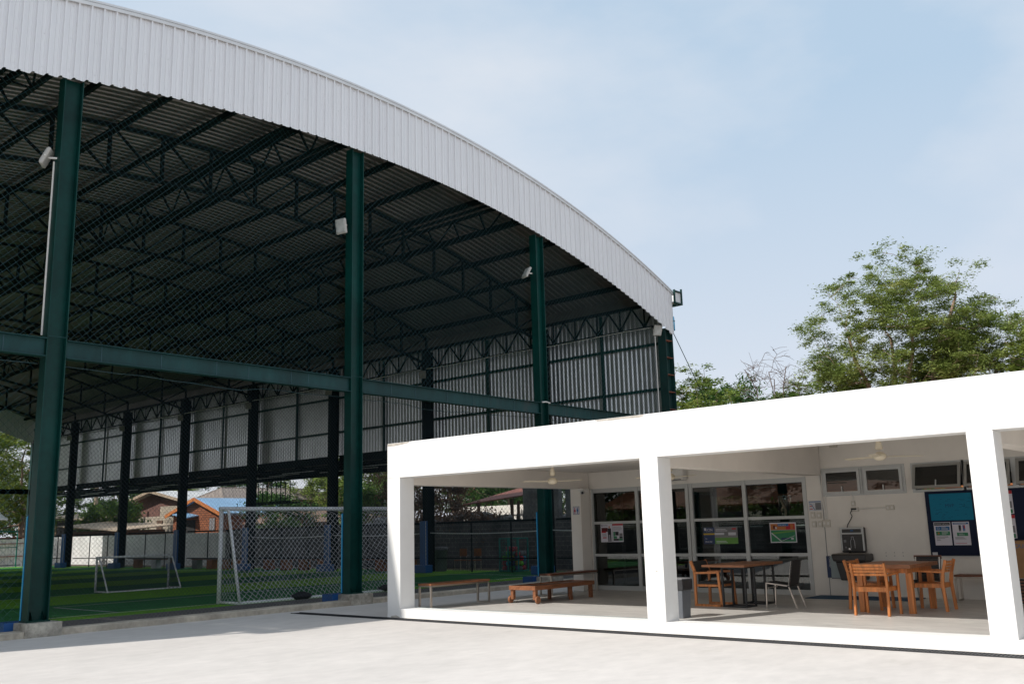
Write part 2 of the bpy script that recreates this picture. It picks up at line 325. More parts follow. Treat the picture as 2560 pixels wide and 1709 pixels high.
line(1.5, 22.3, 27.4, 22.3, .1); line(11.4, 22.36, 11.4, 25.72); line(11.36, 25.76, 22.6, 25.76, .08); line(22.6, 22.36, 22.6, 25.72)
line(7.5, 30.9, 26.5, 30.9); line(27.4, 22.36, 27.4, 68); line(1.5, 22.36, 1.5, 68); line(1.55, 45, 27.35, 45)
struct(g.build('pitch_markings', 'inkl'))
# kerb along the hall front
g = MB(); rr = random.Random(3)
xs = [-20+i*.75 for i in range(67)]
prof = [(17.0, -.02), (17.0, .095), (17.02, .115), (17.24, .12), (17.26, .10), (17.26, -.14)]
for i, x in enumerate(xs):
    for k, (y, z) in enumerate(prof): g.v.append((x, y+(rr.random()-.5)*.012, z+(rr.random()-.5)*.010*(k in (1, 2, 3))))
for i in range(len(xs)-1):
    for k in range(5): a = i*6+k; g.f.append((a, a+1, a+7, a+6))
struct(g.build('kerb', 'kerb'))
# drain grate in front of the pavilion
g = MB(); g.box(12.18, 12.40, -8, 16.6, 0.002, .006)
gb = MB(); gb.box(12.17, 12.19, -8, 16.6, .003, .013); gb.box(12.39, 12.41, -8, 16.6, .003, .013)
y = -8
while y < 16.55: gb.box(12.191, 12.389, y, y+.022, .0065, .011); y += .045
t = thing('drain_grate', 'long dark slotted drain grate set in the concrete before the white pavilion', 'drain')
g.build('channel', 'dark', t); gb.build('slotted_cover', 'grate', t); settle(t)

# ================================================================= sports hall
def RZ(x): return 12.6-(39.8-math.sqrt(max(39.8**2-(x-14.5)**2, 0)))
hall = thing('sports_hall', 'large open-sided steel hall with an arched sheet metal roof over a green pitch', 'hall')
def hcol(mb, x, y, z0, z1, dx, dy, tf=.02, tw=.015):
    mb.box(x-dx/2, x-dx/2+tf, y-dy/2, y+dy/2, z0, z1); mb.box(x+dx/2-tf, x+dx/2, y-dy/2, y+dy/2, z0, z1); mb.box(x-dx/2+tf, x+dx/2-tf, y-tw/2, y+tw/2, z0, z1)
GX = [.2, 7.34, 14.38, 21.5]
for x in GX:
    m_ = MB(); zt = RZ(x)-1.64; hcol(m_, x, 17.3, .26, zt, .36, .25)
    m_.box(x-.2, x+.2, 17.15, 17.45, .235, .262)
    for q in (-.1, .1): m_.quad((x+q, 17.29, .262), (x+q, 17.18, .262), (x+q, 17.29, .42)).quad((x+q+.012, 17.29, .262), (x+q+.012, 17.18, .262), (x+q+.012, 17.29, .42))
    c_ = m_.build('column', 'green', hall)
    MB().box(x-.178, x+.178, 17.178, 17.186, 5.24, 5.25).build('splice_line', 'green2', c_)
    p_ = MB(); p_.cb((x+.02, 17.24, .115), (.62, .56, .24)); p_.build('footing', 'plinth', hall, bevel=.015)
# corner column with stiffeners
def corner(x, y, dirn):
    m_ = MB(); hcol(m_, x, y, -.1, 8.42, .5, .32)
    m_.box(x-.27, x+.27, y-.19, y+.19, 8.42, 8.46)
    c = m_.build('corner_column', 'rustg', hall); q = MB()
    z = .6
    while z < 8.3: q.box(x-.225, x+.225, min(y-.15*dirn, y-.01*dirn), max(y-.15*dirn, y-.01*dirn), z, z+.016); z += .62
    q.build('stiffeners', 'rust', c)
corner(28.78, 17.34, 1); corner(.2, 69.7, -1); corner(28.78, 69.7, 1)
WY = [22.75, 29.25, 35.7, 42.35, 49.05, 55.8, 62.9]
for x in (28.45, .1):
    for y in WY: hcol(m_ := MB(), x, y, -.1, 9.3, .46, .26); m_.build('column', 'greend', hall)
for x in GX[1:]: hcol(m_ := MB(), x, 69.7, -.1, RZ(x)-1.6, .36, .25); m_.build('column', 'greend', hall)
# mid beams
def hbeamx(x0, x1, y, z0, z1, d=.2, t=.014):
    m_ = MB(); m_.box(x0, x1, y-d/2, y+d/2, z1-t, z1); m_.box(x0, x1, y-d/2, y+d/2, z0, z0+t); m_.box(x0, x1, y-t/2, y+t/2, z0+t, z1-t); return m_
ends = [(.39, 7.15), (7.53, 14.19), (14.57, 21.31), (21.69, 28.5)]
rr = random.Random(5)
for i, (a, b) in enumerate(ends):
    bm_ = hbeamx(a, b, 17.25, 4.86, 5.2).build('beam', 'green2', hall)
    q = MB()
    for k in range(1, 7):
        xx = a+(b-a)*(k/7)+rr.uniform(-.3, .3); q.box(xx, xx+.012, 17.236, 17.243, 4.875, 5.185)
    q.build('stiffener_seam', 'wire', bm_)
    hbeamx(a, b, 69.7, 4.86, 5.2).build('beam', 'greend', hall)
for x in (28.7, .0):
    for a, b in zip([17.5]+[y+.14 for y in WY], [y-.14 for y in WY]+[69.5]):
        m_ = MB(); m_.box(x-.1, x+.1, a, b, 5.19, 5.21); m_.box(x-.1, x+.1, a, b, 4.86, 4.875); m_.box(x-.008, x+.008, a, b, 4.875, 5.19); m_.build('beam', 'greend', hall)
# roof trusses along the arch
def truss(y):
    m_ = MB(); n = 19; xs = [.4+i*(28.0/n) for i in range(n+1)]
    T = [Vector((x, y, RZ(x)-.2)) for x in xs]
    B = [Vector((x, y, max(RZ(x)-1.5, 8.75))) for x in xs]
    for i in range(n): m_.bar(T[i], T[i+1], .08, .1); m_.bar(B[i], B[i+1], .08, .1)
    for i in range(n+1): m_.bar(B[i], T[i], .07, .09)
    for i in range(n):
        if xs[i] < 14.4: m_.bar(T[i], B[i+1], .05, .06)
        else: m_.bar(B[i], T[i+1], .05, .06)
    return m_
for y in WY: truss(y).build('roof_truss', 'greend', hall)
# long trusses along the ridge and quarter lines
for x in (7.2, 14.45, 21.6):
    m_ = MB(); n = 44
    ys = [17.35+i*(52.3/n) for i in range(n+1)]; zt, zb = RZ(x)-.28, RZ(x)-.95
    for dx in (0, ): m_.bar((x, ys[0], zt), (x, ys[-1], zt), .09); m_.bar((x+.35, ys[0], zb+.1), (x+.35, ys[-1], zb+.1), .09); m_.bar((x-.35, ys[0], zt+.02), (x-.35, ys[-1], zt+.02), .07)
    for i in range(n+1): m_.bar((x+.35, ys[i], zb+.1), (x, ys[i], zt), .05)
    for i in range(n): (m_.bar((x, ys[i], zt), (x+.35, ys[i+1], zb+.1), .045) if i % 2 else m_.bar((x+.35, ys[i], zb+.1), (x, ys[i+1], zt), .045))
    m_.build('long_truss', 'greend', hall)
# purlins
k = 0; x = 14.35-1.69*8
while x < 28.6:
    z = RZ(x)-.09; sl = -(x-14.5)/39.8
    m_ = MB(); m_.bar((x, 17.2, z-.09), (x, 69.7, z-.09), .09, .17); m_.build('purlin', 'greend', hall); x += 1.69
# roof sheet with ribs running down the arch
m_ = MB(); XS = [-.35+i*(29.55/40) for i in range(41)]; offs = [(0, 0), (.16, 0), (.175, .045), (.225, .045), (.25, 0)]
rows = []; y = 17.06
while y < 70.0:
    for o_, h_ in offs[:-1]: rows.append((y+o_, h_))
    y += .25
for x in XS:
    for (yy, h_) in rows: m_.v.append((x, yy, RZ(x)+h_))
n = len(rows)
for i in range(40):
    for j in range(n-1): a = i*n+j; m_.f.append((a, a+1, a+n+1, a+n))
m_.build('roof', 'roofu', hall)
# gable fascia: ribbed upright sheets
def fascia(y, s, name):
    m_ = MB(); x = 0.02; p = .25; pts = []
    while x < 28.95:
        zt, zb = RZ(x)-.01, RZ(x)-1.645
        for (o_, d_) in ((0, 0), (.008, .040), (.044, .040), (.052, 0), (.118, 0), (.124, .009), (.136, .009), (.142, 0), (.19, 0), (.196, .009), (.208, .009), (.214, 0)): pts.append((x+o_, y-s*d_, zb+(.0 if d_ else 0), zt))
        x += p
    for q in pts: m_.v += [(q[0], q[1], q[2]), (q[0], q[1], q[3])]
    for i in range(len(pts)-1): a = 2*i; m_.f.append((a, a+2, a+3, a+1))
    f = m_.build(name, 'fascia', hall)
    e = MB(); e.box(pts[-1][0], pts[-1][0]+.02, min(y-.03, y+.12), max(y-.03, y+.12), pts[-1][2], pts[-1][3]); 
    X = [-.05+i*(29.1/60) for i in range(61)]; c = MB()
    for i in range(60):
        a, b = X[i], X[i+1]; za, zb = RZ(a), RZ(b); y0, y1 = sorted((y-s*.06, y+s*.10))
        c.quad((a, y0, za-.075), (b, y0, zb-.075), (b, y0, zb+.055), (a, y0, za+.055)); c.quad((a, y0, za+.055), (b, y0, zb+.055), (b, y1, zb+.06), (a, y1, za+.06))
        c.quad((a, y0, za-.075), (b, y0, zb-.075), (b, y0+.02, zb-.075), (a, y0+.02, za-.075)); c.quad((a, y1, za+.06), (b, y1, zb+.06), (b, y1, zb-.03), (a, y1, za-.03))
    c.build('roof_flashing', 'flash', hall); e.build('fascia_edge', 'flash', f)
    sc = MB()
    if s == 1:
        x = .1
        while x < 28.8:
            for q in (.14, 1.5, .82): sc.box(x+.085, x+.097, y-.012, y-.001, RZ(x)-q-.006, RZ(x)-q+.006)
            x += .5
        sc.build('screws', 'flash', f)
fascia(17.13, 1, 'gable_fascia'); fascia(69.85, -1, 'far_gable_fascia')
# side walls: ribbed sheets, girts, posts, eave girder, gutter
def sidewall(x, s):
    m_ = MB(); y = 17.5; pts = []
    while y < 69.7:
        for (o_, d_) in ((0, 0), (.10, 0), (.115, .036), (.16, .036)): pts.append((x+s*d_, y+o_))
        y += .20
    zs = (5.22, 9.5)
    for q in pts: m_.v += [(q[0], q[1], zs[0]), (q[0], q[1], zs[1])]
    for i in range(len(pts)-1): a = 2*i; m_.f.append((a, a+2, a+3, a+1))
    m_.build('wall_sheet', 'clad', hall)
    m_ = MB(); m_.box(x-.01, x+.01, 17.5, 69.7, 9.56, 9.95); m_.build('eave_closure', 'roofu', hall)
    xi = x-s*.09
    for z in (6.35, 8.0): m_ = MB(); m_.box(xi-.03, xi+.03, 17.6, 69.6, z-.05, z+.05); m_.build('girt', 'green', hall)
    Y = [17.5]+WY+[69.5]
    for a, b in zip(Y[:-1], Y[1:]): c = (a+b)/2; m_ = MB(); m_.box(xi-.05, xi+.03, c-.05, c+.05, 5.21, 9.4); m_.build('wall_post', 'green', hall)
    xg = x-s*.35; m_ = MB(); m_.bar((xg, 17.5, 9.42), (xg, 69.5, 9.42), .1); m_.bar((xg, 17.5, 8.6), (xg, 69.5, 8.6), .07)
    for a, b in zip(Y[:-1], Y[1:]):
        q = 5
        for i in range(q):
            c0 = a+(b-a)*i/q; c1 = a+(b-a)*(i+1)/q; cm = (c0+c1)/2
            m_.bar((xg, c0, 9.4), (xg, cm, 8.62), .055); m_.bar((xg, cm, 8.62), (xg, c1, 9.4), .055); m_.bar((xg, cm, 8.62), (xg, cm, 9.4), .05)
    m_.build('eave_girder', 'greend', hall)
    m_ = MB(); x0, x1 = sorted((x+s*.08, x+s*.62)); m_.box(x0+.03, x1-.03, 17.02, 69.8, 9.47, 9.50)
    m_.box(x1-.03-.001 if s > 0 else x0+.03, (x1-.03 if s > 0 else x0+.031), 17.02, 69.8, 9.5, 9.88); m_.box(x0+.04, x1-.04, 17.0, 17.015, 9.5, 9.86)
    gt = m_.build('eave_gutter', 'flash', hall); q = MB()
    for yy in (16.97, ):
        for xx in (x0, x1-.05): q.box(xx, xx+.05, yy-.02, yy+.04, 9.42, 9.93 if xx == x0 else 10.02)
        q.box(x0+.05, x1-.05, yy-.02, yy+.035, 9.42, 9.47); q.box(x0+.05, x1-.05, yy-.02, yy+.035, 9.86, 9.91)
    q.box(x1-.05, x1, 17.02, 69.8, 9.42, 9.469); q.box(x1-.05, x1, 17.02, 69.8, 9.89, 9.94); q.box(x0+.1, x0+.2, 16.99, 17.3, 9.34, 9.415)
    q.build('gutter_frame', 'green', gt)
sidewall(28.88, 1); sidewall(-.1, -1)
# lean-to walkway canopy outside the far wall
cn = MB(); 
for x, z in ((29.2, 4.84), (29.7, 4.80), (30.2, 4.77), (30.7, 4.74), (31.1, 4.71)): cn.box(x-.04, x+.04, 17.6, 69.6, z-.05, z+.03)
for y in WY+[26.2, 32.5, 39, 45.7, 52.4, 59.3]: cn.bar((28.75, y, 4.86), (31.4, y, 4.68), .1, .14)
cn.build('canopy_frame', 'greend', hall)
cn = MB(); cn.box(31.42, 31.5, 17.6, 69.6, 4.52, 4.76); cn.build('canopy_edge_beam', 'greend', hall)
cn = MB(); cn.quad((28.9, 17.6, 4.97), (31.5, 17.6, 4.81), (31.5, 57.5, 4.81), (28.9, 57.5, 4.97)); cn.quad((28.9, 17.6, 5.0), (28.9, 57.5, 5.0), (31.5, 57.5, 4.84), (31.5, 17.6, 4.84)); cn.build('canopy_shade_sheet', 'roofu', hall)  # top sheet added over the frame, and cut short, to shade the fence
cn = MB(); rr = random.Random(9)
for k in range(26): yy = 19+k*1.9; x0 = 29+rr.random()*1.6; cn.box(x0, x0+.05, yy, yy+2.6, 4.63-(x0-29)*.03, 4.66-(x0-29)*.03)
cn.build('canopy_batten', 'inkl', hall)
# low frame between the far side posts
fr = MB(); Y = [17.5]+WY+[69.5]
for a, b in zip(Y[:-1], Y[1:]):
    fr.box(28.75, 28.81, a+.15, b-.15, 1.86, 1.94); fr.box(28.75, 28.81, a+.15, b-.15, .42, .47)
    for q in (1/3, 2/3): c = a+(b-a)*q; fr.box(28.76, 28.80, c-.025, c+.025, -.1, 1.86)
fr.build('side_rail', 'greend', hall)
dr = MB()
for xx in (25.9, 26.4, 27.9): dr.box(xx-.03, xx+.03, 69.4, 69.46, -.1, 2.3)
dr.box(25.9, 27.9, 69.4, 69.46, 2.26, 2.34); dr.box(25.9, 27.9, 69.4, 69.46, 1.2, 1.25); dr.build('gate_frame', 'teal', hall)
fr = MB(); fr.box(.5, 28.3, 69.62, 69.68, 1.78, 1.86); fr.box(.5, 28.3, 69.62, 69.68, .0, .05); fr.build('end_rail', 'greend', hall)

# blue padding on the posts
pg = 'blue pads strapped round the steel posts'
nm = ['blue pad on the far post just right of the big goal net, seen past the white pavilion corner']
def pad(x, y, label, h=2.0, gable=False, wide=.3):
    t = thing('post_pad', label, 'pad', (x, y, 0), 0, pg)
    z0 = -.12
    if gable:   # thin wrap on the pitch side with a foot box
        MB().box(.004, .36, .03, .062, .24, h+.2).build('pad_cover', 'blue', t); MB().box(-.26, .3, .03, .42, -.1, .24).build('pad_foot', 'blue', t)
        MB().box(-.008, .003, .03, .062, .26, h+.18).build('pad_edge', 'pvcb', t)
    else:
        MB().box(-.12, .0, -.18, .2, z0+.3, h).build('pad_cover', 'blue', t, bevel=.02); MB().box(-.35, .05, -.4, .45, z0, z0+.32).build('pad_foot', 'blue', t, bevel=.02)
        MB().box(-.13, -.11, -.185, -.17, z0+.3, h).build('pad_edge', 'inkl', t)
    return t
for i, (x, l) in enumerate([(7.34, 'blue pad edge on the nearest big green column at the left'), (14.38, 'blue pad edge on the middle green column beside the white pavilion'), (21.5, 'blue pad edge on the green column seen through the open pavilion')]):
    t = pad(x-.18, 17.42, l, 1.85, True)
lab = ['the wire-net-covered view of the third column', 'the trash bin behind the right goal post', 'the row behind the goal net, right of its slanted bar', 'the post between the orange house and the goal', 'the post right of the small goal', 'the post left of the small goal', 'the far left end of the pitch']
names = {29.25: 'blue pad on the far post next to the grey litter bin', 35.7: 'blue pad on the far post seen through the right half of the goal net', 42.35: 'blue pad on the far post behind the slanted left bar of the big goal',
 49.05: 'blue pad on the far post in front of the orange house', 55.8: 'blue pad on the far post behind the left end of the small goal', 62.9: 'blue pad on the farthest post before the sunlit pale fence', 22.75: 'blue pad foot on the far post beside the ball cage'}
for y, l in names.items(): pad(28.22, y, l)

# chain-link netting of the gable bays
def strands(mb, x0, x1, zb, zt, y, sp=.147, r=.0028, seg=.6, axis='x'):
    W_ = x1-x0; top = max(zt(x0+(x1-x0)*i/20) for i in range(21)); H_ = top-zb
    for sgn in (1, -1):
        c = -H_ if sgn == 1 else 0
        while c < (W_ if sgn == 1 else W_+H_):
            ln = 0; Lh = H_*math.sqrt(2); st = seg/math.sqrt(2); h = 0; run = None
            while h < H_-1e-6:
                h1 = min(h+st, H_); xa = x0+c+sgn*h; xb = x0+c+sgn*h1; xm = (xa+xb)/2; zm = zb+(h+h1)/2
                if x0 <= xm <= x1 and zm < zt(min(max(xm, x0), x1)):
                    pa = (xa, y, zb+h); pb = (xb, y, zb+h1)
                    if axis == 'y': pa = (y, xa, zb+h); pb = (y, xb, zb+h1)
                    mb.tube([pa, pb], r, 3, False)
                h = h1
            c += sp
for i, (a, b) in enumerate(ends):
    lab = ['partly cut off by the left edge of the photo', 'between the two nearest big green columns', 'from the middle column to the column rising behind the white pavilion', 'in the last gable bay before the corner column'][i]
    t = thing('chain_link_net', 'green chain-link net '+lab, 'net', group='chain-link nets closing the gable bays')
    u_ = MB(); strands(u_, a, b, 5.2, lambda x: RZ(x)-1.6, 17.5); u_.build('upper_mesh', 'wire', t)
    l_ = MB(); strands(l_, a, b, -.1, lambda x: 4.86, 17.48, (.147, .085, .085, .085)[i], .0022); l_.build('lower_mesh', 'wired' if i else 'wire', t)
    w_ = MB(); rr = random.Random(i)
    w_.tube([(a+(b-a)*k/12, 17.5, 4.80-(.03+.13*math.sin(pi*k/12)**2*rr.random())) for k in range(13)], .008, 5); MB().tube([(a, 17.5, -.05), (b, 17.5, -.05)], .012, 5).build('bottom_wire', 'wire', t)
    w_.build('line_wire', 'wire', t)
    settle(t)
t = thing('side_net', 'dark net hung between the posts along the far side of the pitch', 'net')
for a, b in zip(Y[:-1], Y[1:]):
    l_ = MB(); strands(l_, a+.15, b-.15, -.1, lambda x: 4.86, 28.6, .20, .0035, 1.2, 'y'); l_.build('net_panel', 'darknet', t)
r_ = MB()
for a, b in zip(Y[:4], Y[1:5]): r_.tube([(28.55, a+(b-a)*k/8, 1.5-.07*math.sin(pi*k/8)) for k in range(9)], .02, 6)
r_.build('rope', 'rope', t); settle(t)

# floodlights with cable pipes
def flood(x, y, z, rz, tilt, label, pipe=None, s=1, mt='lbody'):
    s *= .8
    t = thing('floodlight', label, 'floodlight', (x, y, z), rz, 'floodlights on the hall columns')
    M_ = Matrix.Rotation(tilt, 4, 'Y')
    def bl(mb, n, mt, p): o = mb.build(n, mt, p); o.data.transform(M_); return o
    b = bl(MB().box(-.04, .03, -.17*s, .17*s, -.2*s, .2*s), 'housing', mt, t); b.modifiers.new('bevel', 'BEVEL').width = .015
    bl(MB().box(-.052, -.041, -.14*s, .14*s, -.15*s, .17*s), 'lens', 'lens' if mt == 'lbody' else mt, t)
    MB().bar((.03, 0, 0), (.2, 0, .0), .03).bar((.0, -.19*s, 0), (.0, .19*s, 0), .02).build('bracket', 'pvcw', t)
    if pipe: MB().tube([(.12, .05, -.05), (.12, .05, pipe)], .018, 8).build('conduit', 'pvcw', t)
    return t
flood(7.02, 17.42, 8.68, R(-35), R(25), 'white floodlight with a long white cable pipe on the left big column', -3.4, 1.1)
flood(14.06, 17.42, 8.96, R(10), R(-10), 'square white floodlight on the middle green column', None, 1.15)
flood(21.15, 17.42, 9.14, R(-20), R(28), 'tilted white floodlight on the third green column', None, 1.1)
flood(28.3, 17.35, 8.38, R(60), R(-25), 'grey square floodlight at the top of the rusty corner column', -3, 1.2)
fl = ['grey floodlight on the far wall post to the right of the third green column', 'grey floodlight hung on the far wall between the middle and third columns', 'small floodlight on the far wall post just left of the middle column', 'small floodlight on the far wall above the big goal corner', 'small floodlight on the far wall above the white roofed house', 'small floodlight on the far wall above the small goal', 'small floodlight on the far wall nearest the left column']
for y, l in zip(WY, fl): flood(28.05, y-.1, 8.25, R(50), R(-25), l, None, 1.1, 'lbodyd')
# downpipe at the corner
t = thing('downpipe', 'bright blue plastic downpipe with an elbow above the rusty corner column', 'pipe')
MB().tube([(28.99, 17.2, 9.5), (28.99, 17.2, 9.02), (29.0, 17.2, 8.97), (29.05, 17.18, 8.92), (29.07, 17.18, 8.84), (29.07, 17.18, 8.45)], [.035, .04, .075, .085, .085, .085], 14).build('pipe', 'pvcb', t, smooth=True)
MB().lathe([(.088, 0), (.094, 0), (.094, .03), (.088, .03)], (29.07, 17.18, 8.78), 14).build('joint', 'green', t); settle(t)
single(MB().tube([(29.04, 17.2, 8.47), (31.5, 17.2, 5.7), (34, 17.2, 2.6)], .014, 5), 'guy_wire', 'green', 'thin green wire slanting down from the rusty corner column', 'wire')
# cable along the eave girder
single(MB().tube([(28.3, 17.6+i*.9, 8.52+.015*math.sin(i)) for i in range(40)], .014, 5), 'cable', 'pvcw', 'pale cable run along the top of the far side wall', 'cable')
single(MB().tube([(21.72, 17.5, 4.85), (21.72, 17.5, .9), (21.74, 17.5, .55), (21.95, 17.45, .1)], .022, 8), 'conduit', 'pvcw', 'white pipe running down the right side of the third green column', 'pipe')
single(MB().tube([(21.32, 17.12, 5.2), (21.5, 17.10, 5.22), (21.68, 17.12, 5.2), (21.7, 17.3, 5.2)], .018, 6), 'tie_wire', 'pvcw', 'white wire looped round the third column at the beam', 'wire')

# ================================================================= goals
def goal(loc, W_, H_, d, dt, r, label, netmat, frame, rs, sp, seedn, cat='goal', fm2=None):
    t = thing('goal', label, cat, loc)
    MB().tube([(0, 0, 0), (0, 0, H_)], r, 12).build('post', frame, t, True); MB().tube([(W_, 0, 0), (W_, 0, H_)], r, 12).build('post', frame, t, True)
    MB().tube([(-r, 0, H_), (W_+r, 0, H_)], r, 12).build('crossbar', frame, t, True)
    for x in (0, W_): MB().tube([(x, 0, H_-.02), (x, -dt, H_-.06), (x, -d, r*.8)], r*.72, 10).build('back_stay', frame, t, True)
    MB().tube([(0, 0, r*.7), (0, -d, r*.7)], r*.7, 8).tube([(W_, 0, r*.7), (W_, -d, r*.7)], r*.7, 8).tube([(0, -d, r*.7), (W_, -d, r*.7)], r*.7, 8).build('ground_bar', frame, t, True)
    rr = random.Random(seedn); nm_ = MB()
    def P(u, v):      # u across, v down the back
        z = H_-.08-(H_-.16)*v; y = -dt-(d-dt)*v; sag = .22*math.sin(pi*min(1, max(0, v)))*math.sin(pi*u/W_)*H_/2.3
        return Vector((u+.05*math.sin(7*v+u*3), y+sag*.9+.05*math.sin(u*2.3+v*9), max(z-.06*math.sin(pi*u/W_)-(.05*math.sin(u*4) if v > .7 else 0), .04)))
    Lh = math.hypot(H_-.16, d-dt); n = int(Lh/sp)
    for s_ in (1, -1):
        c = -n if s_ == 1 else 0; nu = int(W_/sp)
        for c in range((-n if s_ == 1 else 0), (nu if s_ == 1 else nu+n)):
            prev = None
            for k in range(n+1):
                u = (c+s_*k)*sp
                if 0 <= u <= W_:
                    p = P(u, k/n)
                    if prev is not None: nm_.tube([prev, p], rs, 3, False)
                    prev = p
                else: prev = None
    def side(x):
        m2 = int(d/sp)+1; k = int(H_/sp)
        for s_ in (1, -1):
            for c in range((-k if s_ == 1 else 0), (m2 if s_ == 1 else m2+k)):
                prev = None
                for j in range(k+1):
                    v = j*sp; yy = (c+s_*j)*sp; lim = dt+(d-dt)*min(1, v/H_)
                    if 0 <= yy <= lim:
                        p = Vector((x+.03*math.sin(yy*6+j), -yy, H_-v if H_-v > .04 else .04))
                        if prev is not None: nm_.tube([prev, p], rs, 3, False)
                        prev = p
                    else: prev = None
    side(0); side(W_)
    for k in range(int(W_/sp)): nm_.tube([(k*sp, 0, H_-.03), (k*sp+.06, -dt, H_-.14-.04*math.sin(k))], rs, 3, False)
    nm_.build('net', netmat, t); return t
goal((14.05, 22.25, -.115), 6.0, 2.42, .95, .33, .055, 'big white football goal with a sagging white net close behind the fence', 'rope', 'goalw', .0045, .155, 3)
goal((15.25, 31.5, -.115), 2.6, 1.12, .85, .2, .035, 'small football goal with a dark net in the middle of the pitch', 'darknet', 'goalw', .006, .10, 4)
for (x, y, s, l) in ((15.95, 21.3, 1, 'black sandbag lying on the ground bar of the big goal by its left corner'), (19.0, 21.35, .95, 'black sandbag near the middle column at the foot of the goal net')):
    single(MB().ico((x, y, -.02), .24*s, 12, 8, (1.3, .6, .45), .25, random.Random(2)), 'sandbag', 'bag', l, 'sandbag', 'sandbags on the goal', smooth=True)

# ball cage, bin, benches on the far side
t = thing('ball_cage', 'teal framed mesh cage full of coloured balls on the far side of the pitch', 'cage', (29.7, 25.6, -.1))
f_ = MB(); X0, X1, Y0, Y1, H = -.3, .3, -.5, .5, 1.3
for a in (X0, X1):
    for b in (Y0, .05, Y1): f_.bar((a, b, 0), (a, b, H), .045)
    f_.bar((a, Y0, H), (a, Y1, H), .05); f_.bar((a, Y0, .03), (a, Y1, .03), .04)
for b in (Y0, Y1): f_.bar((X0, b, H), (X1, b, H), .045); f_.bar((X0, b, .03), (X1, b, .03), .04)
f_.build('frame', 'teal', t); f_ = MB()
for k in range(13):
    b = Y0+k*(Y1-Y0)/12; f_.tube([(X0, b, .03), (X0, b, H)], .006, 3, False)
    z = k*H/12; f_.tube([(X0, Y0, z), (X0, Y1, z)], .006, 3, False)
f_.build('mesh', 'teal', t)
rr = random.Random(12); cols = ['redl', 'greenl', 'purple', 'redl', 'inky', 'inkgy', 'pvcb', 'greenl', 'purple']; Z9 = []
n = 0
for lay in range(5):
    for i in range(3 if lay < 4 else 2):
        for j in range(4):
            if lay == 4 and j in (0, 3): continue
            n += 1; c = (29.7-.19+i*.19+rr.uniform(-.02, .02), 25.6-.36+j*.235+rr.uniform(-.03, .03), .03+lay*.19+rr.uniform(-.02, .02))
            cn_ = cols[rr.randrange(9)] if lay < 3 else ['greenl', 'redl', 'redl', 'inkgy'][rr.randrange(4)]
            single(MB().ico(c, .11, 10, 7), 'ball', cn_, {'redl': 'red', 'greenl': 'bright green', 'purple': 'dark purple', 'inky': 'yellow', 'inkgy': 'grey', 'pvcb': 'light blue'}[cn_]+' ball '+('at the bottom of', 'low in', 'halfway up', 'near the top of', 'on top of')[lay]+' the heap in the teal cage', 'ball', 'balls in the teal cage', smooth=True)
def wbin(loc, label, h=.95, r=.3, sc=1):
    t = thing('litter_bin', label, 'bin', loc)
    MB().lathe([(r*.82, 0), (r, h-.08), (r*1.04, h-.08), (r*1.04, h-.02), (0, h)], n=20).build('body', 'bin', t, True); MB().lathe([(r*1.08, h-.02), (r*1.08, h+.05), (r*.5, h+.08), (0, h+.08)], n=20).build('lid', 'inkgy', t, True); return t
wbin((29.3, 29.5-.1, -.12), 'round grey litter bin beside the far blue padded post')
def cchair(x, y, label):
    t = thing('stacking_chair', label, 'chair', (x, y, -.12), 0, 'orange chairs by the dark block wall')
    MB().box(-.2, .2, -.2, .2, .42, .46).build('seat', 'orangebox', t); MB().box(.16, .19, -.2, .2, .6, .92).build('backrest', 'orangebox', t)
    for a in (-.18, .18):
        for b in (-.18, .18): MB().bar((a, b, 0), (a, b, .42 if a < 0 else .9), .02).build('leg', 'steel', t)
cchair(29.9, 27.95, 'orange chair by the dark wall, second from the litter bin'); cchair(29.9, 28.8, 'orange chair by the dark wall, next to the litter bin')
def fbench(y0, y1, label):
    t = thing('sideline_bench', label, 'bench', (28.9, (y0+y1)/2, -.12), 0, 'wooden benches on boxes along the far side'); h = (y1-y0)/2
    MB().box(-.2, .2, -h, h, .48, .54).build('seat', 'woodd', t)
    n = max(2, int((y1-y0)/1.2)); rr = random.Random(int(y0))
    for k in range(n): c = -h+.3+k*(2*h-.6)/(n-1); MB().box(-.17, .17, c-.26, c+.26, 0, .47).build('support_box', ['orangebox', 'boxgrey', 'orangebox', 'paper'][rr.randrange(4)] if k else 'orangebox', t)
fbench(50.0, 54.8, 'wooden bench on boxes behind the small goal'); fbench(43.3, 48.3, 'wooden bench on boxes left of the big goal post, before the orange house'); fbench(36.6, 41.6, 'wooden bench on boxes seen through the left half of the goal net'); fbench(30.6, 34.9, 'wooden bench on boxes seen through the right half of the goal net')
#PART3

# ================================================================= white pavilion
pv = thing('pavilion', 'long low white rendered pavilion with an open front and flat roof', 'pavilion')
F = .12
m_ = MB(); m_.box(12.875, 27, -6, 13.99, 0.004, F); m_.build('floor', 'floor', pv)
CY = [(13.64, 14.0), (7.80, 8.13), (3.02, 3.33), (-1.8, -1.48)]
for a, b in CY: MB().box(12.5, 12.875, a, b, 0, 2.62).build('pillar', 'white', pv, bevel=.006)
MB().box(12.503, 12.872, -6, 13.639, 0, .165).build('sill', 'white', pv, bevel=.008)
MB().box(12.5, 12.875, -6, 14.0, 2.621, 3.3).build('front_beam', 'white', pv, bevel=.008)
MB().box(12.85, 12.879, 8.2, 13.6, .166, .170).build('sill_stain', 'frost', pv)
for a, b in ((13.66, 13.98), (7.82, 8.11), (3.04, 3.31), (-1.78, -1.5)): MB().box(12.876, 18.69, a, b, 2.49, 3.149).build('cross_beam', 'soffit', pv)
MB().box(12.876, 27, -6, 14.0, 3.15, 3.28).build('roof_slab', 'soffit', pv)
MB().box(12.876, 18.69, 8.111, 13.659, 2.87, 3.149).build('ceiling_panel', 'soffit', pv)
